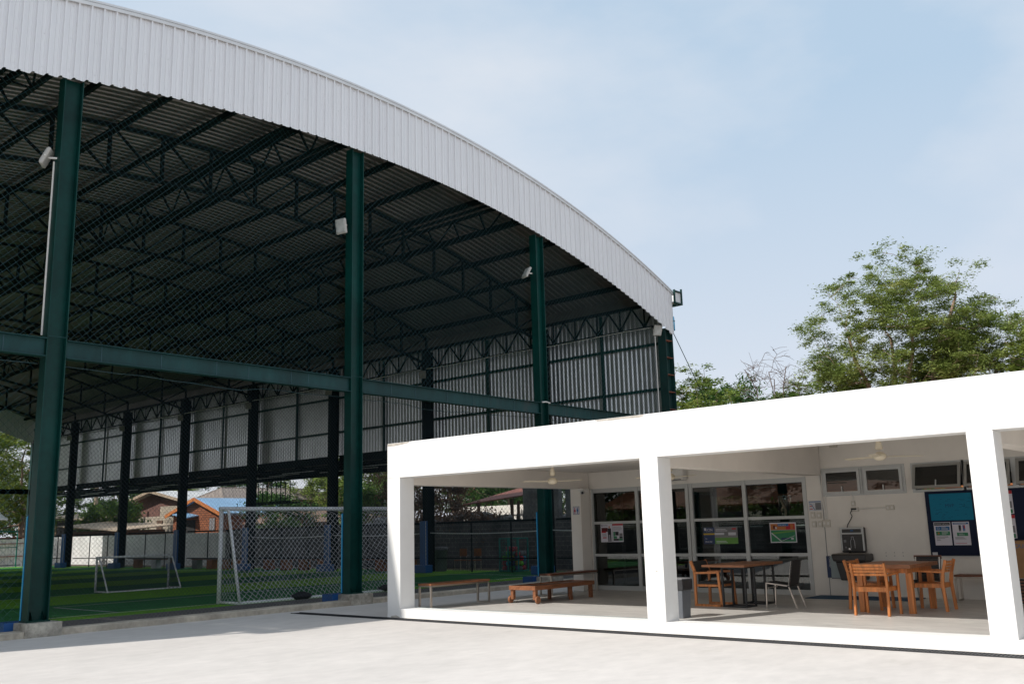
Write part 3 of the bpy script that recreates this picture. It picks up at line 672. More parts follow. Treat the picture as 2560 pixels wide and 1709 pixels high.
MB().box(18.25, 18.6, 13.58, 13.88, F, 2.488).build('back_pillar', 'white2', pv)
MB().box(18.66, 18.9, 13.60, 13.97, F, 2.47).build('door_jamb', 'soffit', pv)
# back wall: header, solid bay, window openings
wl = MB(); wl.box(18.72, 18.9, 8.17, 13.98, 2.48, 3.149)
WIN = [(7.03, 7.76), (6.21, 6.94), (5.13, 5.99), (4.30, 5.07), (3.42, 4.2), (2.5, 3.3)]
wl.box(18.72, 18.9, -6, 8.168, F, 2.10); wl.box(18.72, 18.9, -6, 8.168, 2.58, 3.149)
yy = sorted([(-6, WIN[-1][0]-.02)]+[(WIN[i+1][1]+.02, WIN[i][0]-.02) for i in range(len(WIN)-1)]+[(WIN[0][1]+.02, 8.168)])
for a, b in yy: wl.box(18.72, 18.9, a, b, 2.10, 2.58)
wl.build('back_wall', 'white2', pv)
MB().box(18.712, 18.7195, 7.835, 7.845, F, 2.9).build('wall_joint', 'inkgy', pv)
for i, (a, b) in enumerate(WIN):
    fr = MB(); t_ = .045; x0, x1 = 18.68, 18.74
    def frame(mb, x0, x1, a, b, z0, z1, t_): mb.box(x0, x1, a, b, z0, z0+t_); mb.box(x0, x1, a, b, z1-t_, z1); mb.box(x0, x1, a, a+t_, z0+t_, z1-t_); mb.box(x0, x1, b-t_, b, z0+t_, z1-t_)
    frame(fr, 18.70, 18.735, a-.05, b+.05, 2.06, 2.62, .05)
    w_ = fr.build('window', 'alu', pv)
    s_ = MB(); frame(s_, -.035, .0, a, b, -.48, 0, .05); so_ = s_.build('sash', 'alu' if i < 2 else 'alug', w_)
    gl = MB(); gl.box(-.02, -.014, a+.05, b-.05, -.43, -.05); go = gl.build('pane', 'glass', w_)
    hd = MB(); hd.box(-.05, -.036, (a+b)/2-.01, (a+b)/2+.01, -.45, -.33); ho = hd.build('latch', 'alu', w_)
    for o in (so_, go, ho): o.data.transform(Matrix.Translation((18.70, 0, 2.575)) @ Matrix.Rotation(0 if i < 2 else R(20), 4, 'Y'))
# glazing wall
def gpanel(mb, gl, x, a, b, zs, axis='x', fw_=.055):
    for z in zs: mb.box(x-.03, x+.03, a, b, z-.025, z+.025)
gz = MB(); gg = MB()
for z in (.17, .92, 1.67, 2.43): gz.box(18.72, 18.78, 8.2, 13.62, z-(.03 if z not in (.17, 2.43) else .05), z+(.03 if z not in (.17, 2.43) else .05))
for y in (8.2, 9.56, 10.86, 10.96, 12.3, 13.6): gz.box(18.70, 18.79, y-.04, y+.04, F, 2.48)
gz.box(18.69, 18.70, 10.85, 10.87, 1.1, 1.28); gz.box(18.69, 18.70, 10.95, 10.97, 1.1, 1.28)
gw = gz.build('glazed_wall', 'alu', pv)
for (a, b) in ((8.24, 9.52), (9.6, 10.82), (11.0, 12.26), (12.34, 13.56)):
    for (z0, z1) in ((.22, .89), (.95, 1.64), (1.70, 2.38)): MB().box(18.745, 18.751, a, b, z0, z1).build('pane', 'glass', gw)
g2 = MB(); gl2 = MB()
for z in (.17, .92, 1.67, 2.43): g2.box(18.9, 25.0, 13.80, 13.86, z-.03, z+.03)
for x in (18.95, 20.3, 21.6, 22.9, 24.2, 25.0): g2.box(x-.04, x+.04, 13.79, 13.87, F, 2.48)
gw2 = g2.build('end_glazing', 'alu', pv); gl2.box(18.99, 24.96, 13.826, 13.832, .2, 2.4); gl2.build('pane', 'glass', gw2)
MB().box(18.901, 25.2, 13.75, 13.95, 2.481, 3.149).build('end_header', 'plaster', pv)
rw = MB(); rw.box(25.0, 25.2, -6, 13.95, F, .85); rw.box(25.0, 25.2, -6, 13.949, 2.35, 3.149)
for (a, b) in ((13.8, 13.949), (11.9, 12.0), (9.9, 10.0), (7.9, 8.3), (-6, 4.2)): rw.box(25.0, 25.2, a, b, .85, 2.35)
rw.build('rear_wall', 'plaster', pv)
rf = MB()
for (a, b) in ((12.0, 13.8), (10.0, 11.9), (8.3, 9.9), (4.2, 7.9)): rf.box(25.05, 25.1, (a+b)/2-.025, (a+b)/2+.025, .85, 2.35); rf.box(25.05, 25.1, a, b, 1.58, 1.63)
rf.build('rear_window_frame', 'alug', pv)
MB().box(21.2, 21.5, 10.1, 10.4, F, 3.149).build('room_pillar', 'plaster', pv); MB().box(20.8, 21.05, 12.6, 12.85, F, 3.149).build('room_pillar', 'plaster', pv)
MB().box(18.95, 24.99, 4.01, 13.74, 2.62, 2.66).build('room_dark_ceiling', 'inkgy', pv)  # dark sheet added below the slab to keep the room dim
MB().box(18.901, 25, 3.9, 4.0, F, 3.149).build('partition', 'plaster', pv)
# fascia chips on the beam
def scuff(poly): MB().prism(poly, lambda p, k: (12.5-.0015*k, p[0], p[1])).build('worn_patch', 'scuff', pv)
scuff([(13.99, 3.295), (13.99, 3.245), (13.8, 3.24), (13.6, 3.255), (13.4, 3.275), (13.36, 3.295)])
scuff([(8.95, 3.296), (8.9, 3.272), (8.6, 3.262), (8.35, 3.268), (8.1, 3.255), (8.02, 3.27), (8.0, 3.296)])
scuff([(13.9, .03), (13.75, .045), (13.66, .02), (13.66, .0), (13.9, .0)]); scuff([(7.95, .9), (7.93, .915), (7.90, .905), (7.91, .895)])

# conduits and fittings on the back wall
cg = 'conduit runs on the pavilion back wall'
def cond(pts, label, r=.012): return single(MB().tube(pts, r, 8), 'conduit', 'pvcw', label, 'conduit', cg)
X_ = 18.705
cond([(X_-.02, 8.10, 2.53), (X_-.02, 7.97, 2.545), (X_-.02, 7.93, 2.6), (X_-.02, 7.93, 3.1)], 'thin grey pipe curving up beside the cross beam left of the windows')
cond([(X_, 7.88, 2.95), (X_, 7.87, 2.6), (X_, 7.80, 1.62)], 'pale conduit dropping straight down to the row of switches', .016)
cond([(X_, 7.76, 1.62), (X_, 7.77, 2.05), (X_, 7.74, 2.10), (X_, 7.26, 2.09), (X_, 7.20, 2.04), (X_, 7.20, 1.9)], 'pale conduit bending over to the socket above the fountain')
cond([(X_, 7.12, 1.80), (X_, 6.55, 1.80)], 'short level conduit between the two wall sockets')
cond([(15.2, 2.9, 2.54), (15.2, 2.9, 2.8), (15.2, 2.93, 2.9), (15.2, 3.0, 2.95)], 'white pipe bend hanging under the beam at the right edge', .02)
def sw(y, z, w_, h_, label, k=1):
    t = thing('wall_switch', label, 'switch', (18.72, y, z), 0, 'switches and sockets on the back wall')
    MB().box(-.03, 0, -w_/2, w_/2, 0, h_).build('plate', 'switch', t, bevel=.006)
    q = MB()
    for j in range(k): c = (j-(k-1)/2)*w_/max(k, 1); q.box(-.036, -.030, c-.018, c+.018, h_/2-.025, h_/2+.025)
    q.build('rocker', 'pvcw', t)
sw(8.06, 1.64, .09, .12, 'beige switch, upper left of the four by the glass wall'); sw(7.93, 1.63, .09, .12, 'beige switch, upper right of the four by the glass wall')
sw(8.05, 1.46, .09, .12, 'beige switch, lower left of the four by the glass wall'); sw(7.92, 1.46, .09, .12, 'beige switch, lower right of the four by the glass wall')
sw(7.79, 1.46, .16, .14, 'wide beige switch plate at the foot of the conduit', 2); sw(7.21, 1.85, .08, .10, 'small breaker box directly above the fountain socket'); sw(7.19, 1.745, .16, .08, 'socket with a black plug above the drinking fountain', 2); sw(6.5, 1.755, .16, .09, 'empty double socket under the second window', 2)
t = single(MB().tube([(18.67, 7.22, 1.80), (18.66, 7.27, 1.72), (18.66, 7.24, 1.66), (18.66, 7.27, 1.6), (18.66, 7.34, 1.5), (18.66, 7.36, 1.44)], .009, 6).cb((18.675, 7.2, 1.795), (.03, .1, .03)), 'power_cord', 'black', 'black power cord running down to the drinking fountain', 'cord')
h_ = MB()
for y in (6.67, 6.51, 6.35):
    for z in (.89, .95): h_.cb((18.717, y, z), (.004, .012, .012))
tag(h_.build('screw_holes', 'ink', pv), None, None)

# drinking fountain
t = thing('drinking_fountain', 'wall mounted grey drinking fountain with a bottle filler panel', 'fountain', (18.72, 7.25, .44))
MB().box(-.13, -.0, -.23, .23, .52, 1.0).build('back_panel', 'steeld', t, bevel=.02)
p = MB(); p.box(-.145, -.131, -.235, .235, .87, 1.0); p.box(-.145, -.131, .20, .235, .55, .869); p.box(-.145, -.131, -.235, -.20, .55, .869); p.build('front_trim', 'alu', t, bevel=.008)
q = MB(); q.box(-.152, -.146, -.19, .19, .90, .97); dq = q.build('display', 'steeld', t, bevel=.02)
MB().box(-.155, -.153, -.04, .02, .93, .95).build('lamp_strip', 'inkb', dq)
b = MB(); b.prism([(-.34, .36), (.30, .36), (.34, .50), (-.34, .50)], lambda p, k: (-.46 if k else -.0, p[0], p[1])); b.build('basin', 'steeld', t, bevel=.03)
b = MB(); b.box(-.44, -.15, -.30, .30, .501, .512); b.build('basin_rim', 'steel', t, bevel=.01); b = MB(); b.box(-.40, -.18, -.22, .22, .5125, .516); b.build('basin_bowl', 'steeld', t)
b = MB(); b.prism([(-.22, 0), (.22, 0), (.30, .359), (-.30, .359)], lambda p, k: (-.34 if k else -.0, p[0], p[1])); b.build('lower_cabinet', 'steeld', t, bevel=.02)
b = MB().tube([(-.3, .0, .516), (-.3, .0, .58), (-.33, .0, .61)], [.028, .024, .018], 10); b.build('spout', 'chrome', t, True)
b = MB().tube([(-.1315, .0-.04, .60), (-.1315, -.04, .74), (-.1315, -.02, .78), (-.1315, -.02, .82), (-.1315, .02, .82), (-.1315, .02, .78), (-.1315, .04, .74), (-.1315, .04, .60)], .004, 4); b.build('bottle_mark', 'inkl', t)
b = MB(); b.cb((-.131, .15, .74), (.004, .05, .05)); b.cb((-.131, .14, .62), (.004, .03, .03)); b.build('symbol', 'inkgy', t)
t = thing('calendar_board', 'clear acrylic board with a navy strip beside the drinking fountain', 'board', (18.715, 7.66, .47))
MB().box(-.012, -.004, -.19, .12, 0, .42).build('panel', 'frost', t); MB().box(-.016, -.0125, .121, .2, 0, .42).build('navy_strip', 'inkn', t)
MB().box(-.012, -.002, -.2, .12, -.02, -.001).build('ledge', 'inkgy', t)
text('lettering', 'Calendar', .055, 'inkl', t, (-.0175, .145, .40), (0, 0, -1), (0, -1, 0)); t.children[-1].location = (0, 0, 0)
single(MB().box(17.9, 18.66, 6.0, 8.02, F+.002, F+.014), 'floor_mat', 'mat_', 'thin blue mat on the floor along the wall below the fountain', 'mat')

# ---- printed things on the back wall and the glass: local frame, origin = lower left as seen
def sheet(name, label, cat, x, y, z, w_, h_, base='paper', group=None):   # y is the left edge (larger y), faces -x
    t = thing(name, label, cat, (x, y, z), 0, group); MB().box(-.004, 0, -w_, 0, 0, h_).build('sheet', base, t); return t
def patch(t, n, mt, u0, v0, u1, v1, lay=1): return MB().box(-.004-.0012*lay, -.004-.0012*lay+.001, -u1, -u0, v0, v1).build(n, mt, t)
def ptext(t, s, u, v, size, mt, lay=2, sx=1, align='LEFT', n='lettering'): return text(n, s, size, mt, t, (-.004-.0012*lay-.0005, -u, v), (0, -1, 0), (0, 0, 1), .001, align, sx)
def tlines(t, u0, u1, v, n, dv, mt, lay=2, hh=.007):
    q = MB(); rr = random.Random(int(u0*1000+v*777)); 
    for k in range(n): q.box(-.004-.0012*lay, -.004-.0012*lay+.001, -(u0+(u1-u0)*rr.uniform(.6, 1)), -u0, v-k*dv, v-k*dv+hh)
    return q.build('text_lines', mt, t)
def board(label, y, w_, z=.89, h=1.18):
    t = thing('notice_board', label, 'notice board', (18.72, y, z), 0, 'notice boards on the back wall')
    MB().box(-.03, 0, -w_, 0, 0, h).build('felt', 'navy', t); q = MB(); q.box(-.034, 0, -w_-.015, .0, -.014, -.001); q.build('edge_strip', 'alu', t); return t
board('navy notice board with a blue signed card, half hidden by the pillar', 5.83, 1.1)
board('navy notice board at the right edge of the photo, with two red headed papers', 4.42, .9)
t = sheet('signed_card', 'bright blue card covered in handwritten names around MVP', 'card', 18.688, 5.755, 1.53, .745, .49, 'cyan')
ptext(t, 'MVP', .27, .24, .085, 'marker', 1, 1.0)
rr = random.Random(4); q = MB()
for k in range(34):
    u = rr.uniform(.04, .68); v = rr.uniform(.03, .44)
    if .22 < u < .48 and .2 < v < .33: continue
    wv = rr.uniform(.03, .07); pts = [(-.0062, -(u+wv*j/7), v+rr.uniform(-.008, .008)) for j in range(8)]; q.tube(pts, .0022, 3)
q.build('signatures', 'marker', t)
t = sheet('notice', 'white payment notice with blue and green bands under the blue card', 'notice', 18.688, 5.725, 1.08, .295, .42)
patch(t, 'band', 'ink', .01, .36, .285, .41); ptext(t, 'PAYMENT METHOD', .02, .373, .03, 'inkl', 2, .93)
patch(t, 'band', 'inkb', .03, .27, .275, .34); patch(t, 'band', 'inkg', .03, .18, .275, .255)
q = MB().tube([(-.0065, -.075+.02*math.cos(a*pi/6), .305+.02*math.sin(a*pi/6)) for a in range(13)], .003, 4); q.build('emblem', 'inkl', t)
MB().lathe([(0, 0), (.017, 0)], (0, 0, 0), 12).build('emblem', 'inko', t).data.transform(Matrix.Translation((-.0068, -.075, .218)) @ Matrix.Rotation(R(90), 4, 'Y'))
tlines(t, .13, .26, .32, 3, .018, 'inkl'); tlines(t, .13, .26, .235, 3, .018, 'inkl'); tlines(t, .03, .25, .155, 3, .016, 'inkgy'); tlines(t, .03, .12, .10, 2, .015, 'inkgy')
t = sheet('notice', 'white notice picturing two sports kits beside the payment notice', 'notice', 18.688, 5.40, 1.08, .295, .42)
patch(t, 'band', 'inkb', .015, .375, .28, .405); tlines(t, .03, .26, .386, 1, .02, 'inkl', 2, .01)
for (u, mt_, m2) in ((.13, 'ink', 'ink'), (.2, 'inkb', 'inkr')):
    MB().box(-.0065, -.0055, -u-.02, -u+.02, .28, .36).build('kit_shirt', mt_, t); MB().box(-.0078, -.0068, -u-.02, -u, .30, .36).build('kit_sleeve', m2, t); MB().box(-.0065, -.0055, -u-.018, -u-.003, .25, .279).box(-.0065, -.0055, -u+.003, -u+.018, .25, .279).build('kit_shorts', mt_, t)
patch(t, 'band', 'inkg', .07, .165, .26, .225); tlines(t, .1, .22, .2, 2, .018, 'inkl'); tlines(t, .03, .25, .14, 3, .016, 'inkgy'); tlines(t, .03, .26, .03, 1, .016, 'inkr')
single(MB().box(18.684, 18.689, 5.71, 5.80, .90, .955), 'label_sticker', 'inkl', 'tiny pale sticker at the bottom left corner of the notice board', 'sticker')
for z, l in ((1.62, 'red headed paper, upper one on the right hand notice board'), (1.19, 'red headed paper, lower one on the right hand notice board')):
    t = sheet('notice', l, 'notice', 18.688, 4.60, z, .27, .41); patch(t, 'band', 'inkr', 0, .35, .27, .41); tlines(t, .02, .24, .32, 6, .018, 'inkgy'); patch(t, 'photo', 'inkgy', .16, .1, .25, .22); patch(t, 'photo', 'inkg', .02, .01, .25, .08)
t = sheet('map_sheet', 'blue grey laminated map sheet above the beige switches', 'notice', 18.716, 8.135, 1.785, .27, .2, 'inkl')
patch(t, 'band', 'inkb', .01, .175, .26, .19); patch(t, 'map_area', 'inkgy', .14, .02, .26, .16); q = MB(); q.tube([(-.0085, -.02, .15), (-.0085, -.07, .12), (-.0085, -.1, .06), (-.0085, -.13, .01)], .005, 4); q.build('river', 'inkb', t)
for v in (.09, .03): patch(t, 'caption', 'inkr', .02, v, .08, v+.015)
# posters taped inside the glass
def gposter(l, y, z, w_, h_, base='paper'): return sheet('poster', l, 'poster', 18.742, y, z, w_, h_, base, 'posters on the glass wall')
t = gposter('navy, yellow and green poster on the glass above the wooden sled armchair', 10.61, 1.15, .82, .355, 'inkgy')
patch(t, 'navy_block', 'inkn', 0, 0, .27, .355); patch(t, 'stripe', 'inky', 0, .195, .27, .228, 2); ptext(t, 'JCSN', .075, .275, .075, 'inkl', 2, .9)
q = MB(); q.prism([(.02, .34), (.065, .34), (.065, .30), (.0425, .275), (.02, .30)], lambda p, k: (-.0068-.001*k, -p[0], p[1])); q.build('shield', 'inkl', t)
ptext(t, 'TEL.', .03, .10, .035, 'inkl', 2); ptext(t, '098 605 9062', .03, .03, .05, 'inkl', 2, .62); tlines(t, .09, .24, .255, 2, .02, 'inkgy', 2, .004)
patch(t, 'pitch_photo', 'ltg', .271, .0, .82, .13); patch(t, 'dark_roof_photo', 'boxgrey', .271, .131, .82, .17); patch(t, 'stand_photo', 'inkl', .271, .19, .5, .235); patch(t, 'stand_photo', 'inkl', .6, .18, .78, .24)
patch(t, 'badge', 'inkr', .69, .30, .79, .33); tlines(t, .3, .62, .30, 2, .03, 'inkl', 2, .014); tlines(t, .3, .68, .05, 2, .03, 'inkl', 2, .012)
t = gposter('white framed poster, orange above green, on the glass above the steel chair', 9.04, 1.16, .58, .41)
patch(t, 'top_picture', 'inko', .02, .26, .56, .385); patch(t, 'red_block', 'inkr', .36, .265, .55, .38, 2); patch(t, 'title_strip', 'inkb', .18, .335, .42, .385, 3); ptext(t, 'SPORTS CENTER', .19, .348, .028, 'inkl', 4, .85)
patch(t, 'pitch', 'inkg', .02, .02, .56, .255); q = MB(); q.bar((-.0072, -.03, .20), (-.0072, -.24, .03), .002, .02); q.bar((-.0072, -.24, .03), (-.0072, -.54, .14), .002, .008); q.build('pitch_line', 'inkl', t)
q = MB(); q.bar((-.0066, -.03, .19), (-.0066, -.55, .235), .002, .03); q.build('pitch_stripe', 'ltg', t)
patch(t, 'blue_banner', 'inkn', .24, .06, .44, .10, 2); patch(t, 'badge', 'inkl', .46, .06, .51, .10, 2); q = MB(); q.ico((-.0075, -.14, .30), .022, 8, 6, (.1, 1, 1)); q.build('printed_ball', 'inkl', t)
MB().box(-.0078, -.0066, -.12, -.08, .28, .35).build('printed_player', 'redban', t)
tlines(t, .46, .54, .36, 5, .02, 'inky', 3, .008)
t = gposter('white poster with a dark figure and red picture, left one on the first glass panel', 13.38, 1.22, .33, .43)
ptext(t, 'ECFA', .08, .365, .055, 'ink', 1, .95); patch(t, 'red_picture', 'redban', .02, .24, .2, .335); patch(t, 'crimson_band', 'inkr', .02, .215, .15, .25, 2); patch(t, 'button', 'inkr', .05, .09, .16, .115)
q = MB(); q.ico((-.0075, -.25, .345), .028, 8, 6, (.12, .8, 1.2)); q.build('printed_head', 'skin', t); MB().box(-.0078, -.0066, -.30, -.205, .17, .32).box(-.0078, -.0066, -.245, -.21, .01, .17).box(-.0078, -.0066, -.30, -.265, .01, .17).build('printed_suit', 'ink', t)
MB().box(-.0079, -.0067, -.055, -.03, .36, .405).build('shield', 'ink', t)
tlines(t, .04, .19, .19, 4, .018, 'inkgy')
t = gposter('white poster with a red heading and small photos, right one on the first glass panel', 13.04, 1.22, .30, .43)
patch(t, 'heading', 'inkr', 0, .38, .3, .43); tlines(t, .02, .28, .35, 5, .02, 'inkgy')
for (a, b, c, d, mt_) in ((.02, .14, .07, .24, 'inkg'), (.075, .15, .17, .24, 'ink'), (.19, .13, .28, .2, 'inkgy'), (.02, .08, .12, .135, 'inkg'), (.19, .08, .28, .125, 'ink'), (.02, .03, .17, .075, 'ink'), (.175, .03, .28, .075, 'inkg')): patch(t, 'photo', mt_, a, b, c, d)
# restroom sign
t = thing('restroom_sign', 'white restroom sign with a red woman and a blue man on the back pillar', 'sign', (18.25, 13.81, 1.88))
MB().box(-.008, 0, -.18, 0, 0, .19).build('plate', 'paper', t, bevel=.003)
q = MB(); q.box(-.0095, -.0082, -.18, 0, 0, .008).box(-.0095, -.0082, -.18, 0, .182, .19).box(-.0095, -.0082, -.008, 0, .008, .182).box(-.0095, -.0082, -.18, -.172, .008, .182); q.build('border', 'inkn', t)
def picto(u, mt_, woman):
    q = MB(); q.ico((-.010, -u, .15), .014, 8, 6, (.2, 1, 1))
    if woman: q.prism([(u-.012, .13), (u+.012, .13), (u+.032, .07), (u-.032, .07)], lambda p, k: (-.0095-.001*k, -p[0], p[1]))
    else: q.box(-.0105, -.0095, -u-.024, -u+.024, .075, .13)
    q.box(-.0105, -.0095, -u-.012, -u-.002, .02, .075).box(-.0105, -.0095, -u+.002, -u+.012, .02, .075); q.build('pictogram', mt_, t)
picto(.05, 'inkr', True); picto(.13, 'inkb', False)
# security camera
t = thing('security_camera', 'white dome security camera under the beam above the restroom sign', 'camera', (18.35, 13.62, 2.489))
MB().box(-.12, .12, -.12, .02, -.09, -.0).build('mount', 'pvcw', t, bevel=.01); MB().ico((-.1, -.1, -.09), .055, 12, 8).build('dome', 'alu', t, True); MB().ico((-.135, -.125, -.105), .03, 10, 6).build('lens', 'ink', t, True)
# air conditioner
t = thing('air_conditioner', 'white wall air conditioner on the header half hidden by the middle pillar', 'air conditioner', (18.72, 11.35, 2.55)); MB().box(-.24, 0, -.45, .45, 0, .28).build('casing', 'pvcw', t, bevel=.04); MB().box(-.245, -.2, -.4, .4, .005, .03).build('flap', 'inkgy', t)
t = thing('junction_box', 'small pale junction box high on the wall under the ceiling', 'box', (18.72, 7.5, 3.03)); MB().box(-.05, 0, -.08, .08, 0, .09).build('box', 'switch', t, bevel=.005)

# ceiling fans
def mkfan(loc, rz, label):
    t = thing('ceiling_fan', label, 'fan', loc, rz, 'ceiling fans in the pavilion')
    MB().tube([(0, 0, .75), (0, 0, .2)], .014, 8).build('rod', 'fan', t, True)
    MB().lathe([(.018, .34), (.028, .33), (.06, .17), (.03, .155), (0, .155)], n=20).build('canopy', 'fan', t, True)
    MB().lathe([(0, .13), (.05, .12), (.095, .09), (.10, .05), (.085, .02), (.05, 0), (0, -.005)], n=24).build('motor', 'fan', t, True)
    for k in range(3):
        a = 2*pi*k/3; d = Vector((math.cos(a), math.sin(a), 0)); s_ = Vector((-d.y, d.x, 0)); q = MB()
        P0 = [d*.1-s_*.045, d*.1+s_*.045, d*.64+s_*.065, d*.64-s_*.065]
        i = 0
        for zz in (.05, .056): q.v += [tuple(p+Vector((0, 0, zz+(.008 if j in (1, 2) else -.008)))) for j, p in enumerate(P0)]
        q.f += [(0, 3, 2, 1), (4, 5, 6, 7), (0, 1, 5, 4), (1, 2, 6, 5), (2, 3, 7, 6), (3, 0, 4, 7)]; q.build('blade', 'fan', t)
    return t
fan0 = mkfan((14.5, 11.45, 2.42), R(40), 'white ceiling fan above the benches in the left bay')
dup(fan0, (15.3, 9.3, 2.40), R(15), 'white ceiling fan half hidden behind the middle pillar')
dup(fan0, (14.6, 5.15, 2.47), R(70), 'white ceiling fan above the dining table in the right bay')

# ================================================================= furniture (heights from the floor)
def sbench(loc, rz, L_, w_, h, label, top='woodb', group='teak benches on steel loop legs', inset=.0):
    t = thing('bench', label, 'bench', loc, rz, group)
    MB().box(-L_/2, L_/2, -w_/2, w_/2, h-.035, h).build('seat', top, t, bevel=.004)
    MB().box(-L_/2+.02, L_/2-.02, -w_/2+.02, w_/2-.02, h-.065, h-.036).build('under_frame', 'steel', t)
    for s_ in (-1, 1):
        q = MB(); x = s_*(L_/2-.02-inset)
        q.box(x-.018, x+.018, -w_/2+.005, -w_/2+.041, 0, h-.066); q.box(x-.018, x+.018, w_/2-.041, w_/2-.005, 0, h-.066); q.box(x-.018, x+.018, -w_/2+.041, w_/2-.041, 0, .03); q.build('leg', 'steel', t, bevel=.002)
    return t
sbench((13.93, 13.74-.16, F), 0, 1.7, .36, .47, 'teak and steel bench in the left bay next to the corner pillar')
sbench((17.55, 13.47, F), 0, 1.75, .36, .47, 'darker teak and steel bench standing behind the wheeled bench', 'woodd')
sbench((18.35, 4.45, F), R(90), 1.75, .34, .46, 'steel legged bench against the back wall under the navy notice board', 'woodd')
t = thing('wheeled_bench', 'low brown wooden bench with two wooden wheels at its near end', 'bench', (15.78, 12.55, F), 0)
MB().box(-.98, .98, -.31, .31, .30, .325).build('seat', 'woodb', t); q = MB(); q.box(-1.0, 1.0, -.345, -.312, .262, .345); q.box(-1.0, 1.0, .312, .345, .262, .345); q.box(-1.0, -.965, -.311, .311, .262, .345); q.box(.965, 1.0, -.311, .311, .262, .345); q.build('apron', 'woodb', t, bevel=.004)
for s_ in (-1, 1):
    MB().box(-.97, -.90, s_*.29-.035, s_*.29+.035, .08, .30).build('leg', 'woodb', t); MB().box(.90, .965, s_*.28-.035, s_*.28+.035, 0, .30).build('leg', 'woodb', t)
    MB().lathe([(0, -.022), (.068, -.022), (.075, -.014), (.075, .014), (.068, .022), (0, .022)], n=24).build('wheel', 'woodb', t).data.transform(Matrix.Translation((-.935, s_*.352, .076)) @ Matrix.Rotation(R(90), 4, 'X'))
MB().box(.2, .26, .25, .31, 0, .30).build('middle_leg', 'woodb', t)
MB().box(.2, .26, -.31, -.25, 0, .30).build('middle_leg', 'woodb', t)
# bin by the pillar
t = thing('litter_bin', 'grey pedal bin with a black liner behind the middle white pillar', 'bin', (13.62, 8.23, F))
q = MB(); q.prism([(-.12, 0), (.12, 0), (.15, .58), (-.15, .58)], lambda p, k: (p[0], (.15 if k else -.15)*(.8+.2*p[1]/.58), p[1])); q.build('body', 'bin', t, bevel=.01)
q = MB(); q.prism([(-.153, .43), (.153, .43), (.165, .60), (-.165, .60)], lambda p, k: (p[0], (.165 if k else -.165), p[1])); q.build('liner', 'bag2', t, bevel=.01); MB().box(-.16, .16, -.16, .16, .601, .62).build('rim', 'inkgy', t, bevel=.01)
# pedestal table
t = thing('table', 'brown wooden table on two black steel frames in the middle bay', 'table', (16.23, 8.42, F))
q = MB(); q.box(-.78, .78, -.42, .42, .70, .74); q.build('tabletop', 'woodt', t, bevel=.004)
for x in (-.62, .15):
    q = MB(); a, b, c, d = x, x+.36, -.34, .10
    for (px, py) in ((a, c), (b, c), (b, d), (a, d)): q.box(px-.016, px+.016, py-.016, py+.016, 0, .70)
    for (p1, p2) in (((a, c), (b, c)), ((b, c), (b, d)), ((b, d), (a, d)), ((a, d), (a, c))):
        for z in (.0, .672): q.box(min(p1[0], p2[0])+(.016 if p1[0] != p2[0] else -.015), max(p1[0], p2[0])-(.016 if p1[0] != p2[0] else -.015), min(p1[1], p2[1])+(.016 if p1[1] != p2[1] else -.015), max(p1[1], p2[1])-(.016 if p1[1] != p2[1] else -.015), z, z+.026)
    q.build('base_frame', 'black', t)
# dining table
t = thing('table', 'square orange teak dining table with wooden chairs round it', 'table', (16.2, 5.66, F))
MB().box(-.69, .69, -.48, .48, .695, .755).build('tabletop', 'woodt', t, bevel=.004); MB().box(-.6, .6, -.40, .40, .62, .694).build('apron', 'woodo', t)
for a in (-.52, .50):
    for b in (-.40, .38): MB().box(a-.045, a+.045, b-.045, b+.045, 0, .62).build('leg', 'woodo', t, bevel=.003)
# teak slat armchair: faces +x, back at -x
def slatchair(loc, rz, label, wood='woodo'):
    t = thing('armchair', label, 'chair', loc, rz, 'slat back teak armchairs round the dining table')
    W_ = .26
    for s_ in (-1, 1):
        q = MB(); q.bar((-.27, s_*W_, 0), (-.235, s_*W_, .44), .035, .05, (1, 0, 0)); q.bar((-.235, s_*W_, .44), (-.255, s_*W_, .58), .035, .055, (1, 0, 0)); q.bar((-.255, s_*W_, .58), (-.315, s_*W_, .80), .035, .045, (1, 0, 0)); q.build('back_leg', wood, t, bevel=.003)
        MB().bar((.26, s_*W_, 0), (.24, s_*W_, .62), .035, .045, (1, 0, 0)).build('front_leg', wood, t, bevel=.003)
        MB().bar((-.26, s_*W_, .61), (.265, s_*W_, .632), .045, .028).build('armrest', wood, t, bevel=.003)
        MB().bar((-.21, s_*(W_-.03), .395), (.235, s_*(W_-.03), .395), .02, .06).build('side_rail', wood, t)
    MB().box(.20, .235, -W_+.02, W_-.02, .36, .43).build('seat_rail', wood, t); MB().box(-.235, -.21, -W_+.02, W_-.02, .36, .43).build('seat_rail', wood, t)
    q = MB(); q.box(-.205, .195, -W_+.042, W_-.042, .415, .432)
    q.build('seat', wood, t)
    q = MB()
    for k in range(4):
        z0 = .605+k*.047; P_ = []
        for j in range(7):
            y = -W_+.015+(2*W_-.03)*j/6; bow = .022*(1-(2*j/6-1)**2); P_.append((y, bow))
        for j in range(6):
            y0, b0 = P_[j]; y1, b1 = P_[j+1]
            def xx(z, b): return -.262-(z-.60)*.27-b+.0
            za, zb = z0, z0+.037
            q.quad((xx(za, b0), y0, za), (xx(zb, b0), y0, zb), (xx(zb, b1), y1, zb), (xx(za, b1), y1, za)); q.quad((xx(za, b0)+.016, y0, za), (xx(za, b1)+.016, y1, za), (xx(zb, b1)+.016, y1, zb), (xx(zb, b0)+.016, y0, zb))
            q.quad((xx(zb, b0), y0, zb), (xx(zb, b0)+.016, y0, zb), (xx(zb, b1)+.016, y1, zb), (xx(zb, b1), y1, zb)); q.quad((xx(za, b0), y0, za), (xx(za, b1), y1, za), (xx(za, b1)+.016, y1, za), (xx(za, b0)+.016, y0, za))
    q.build('backrest', wood, t); return t
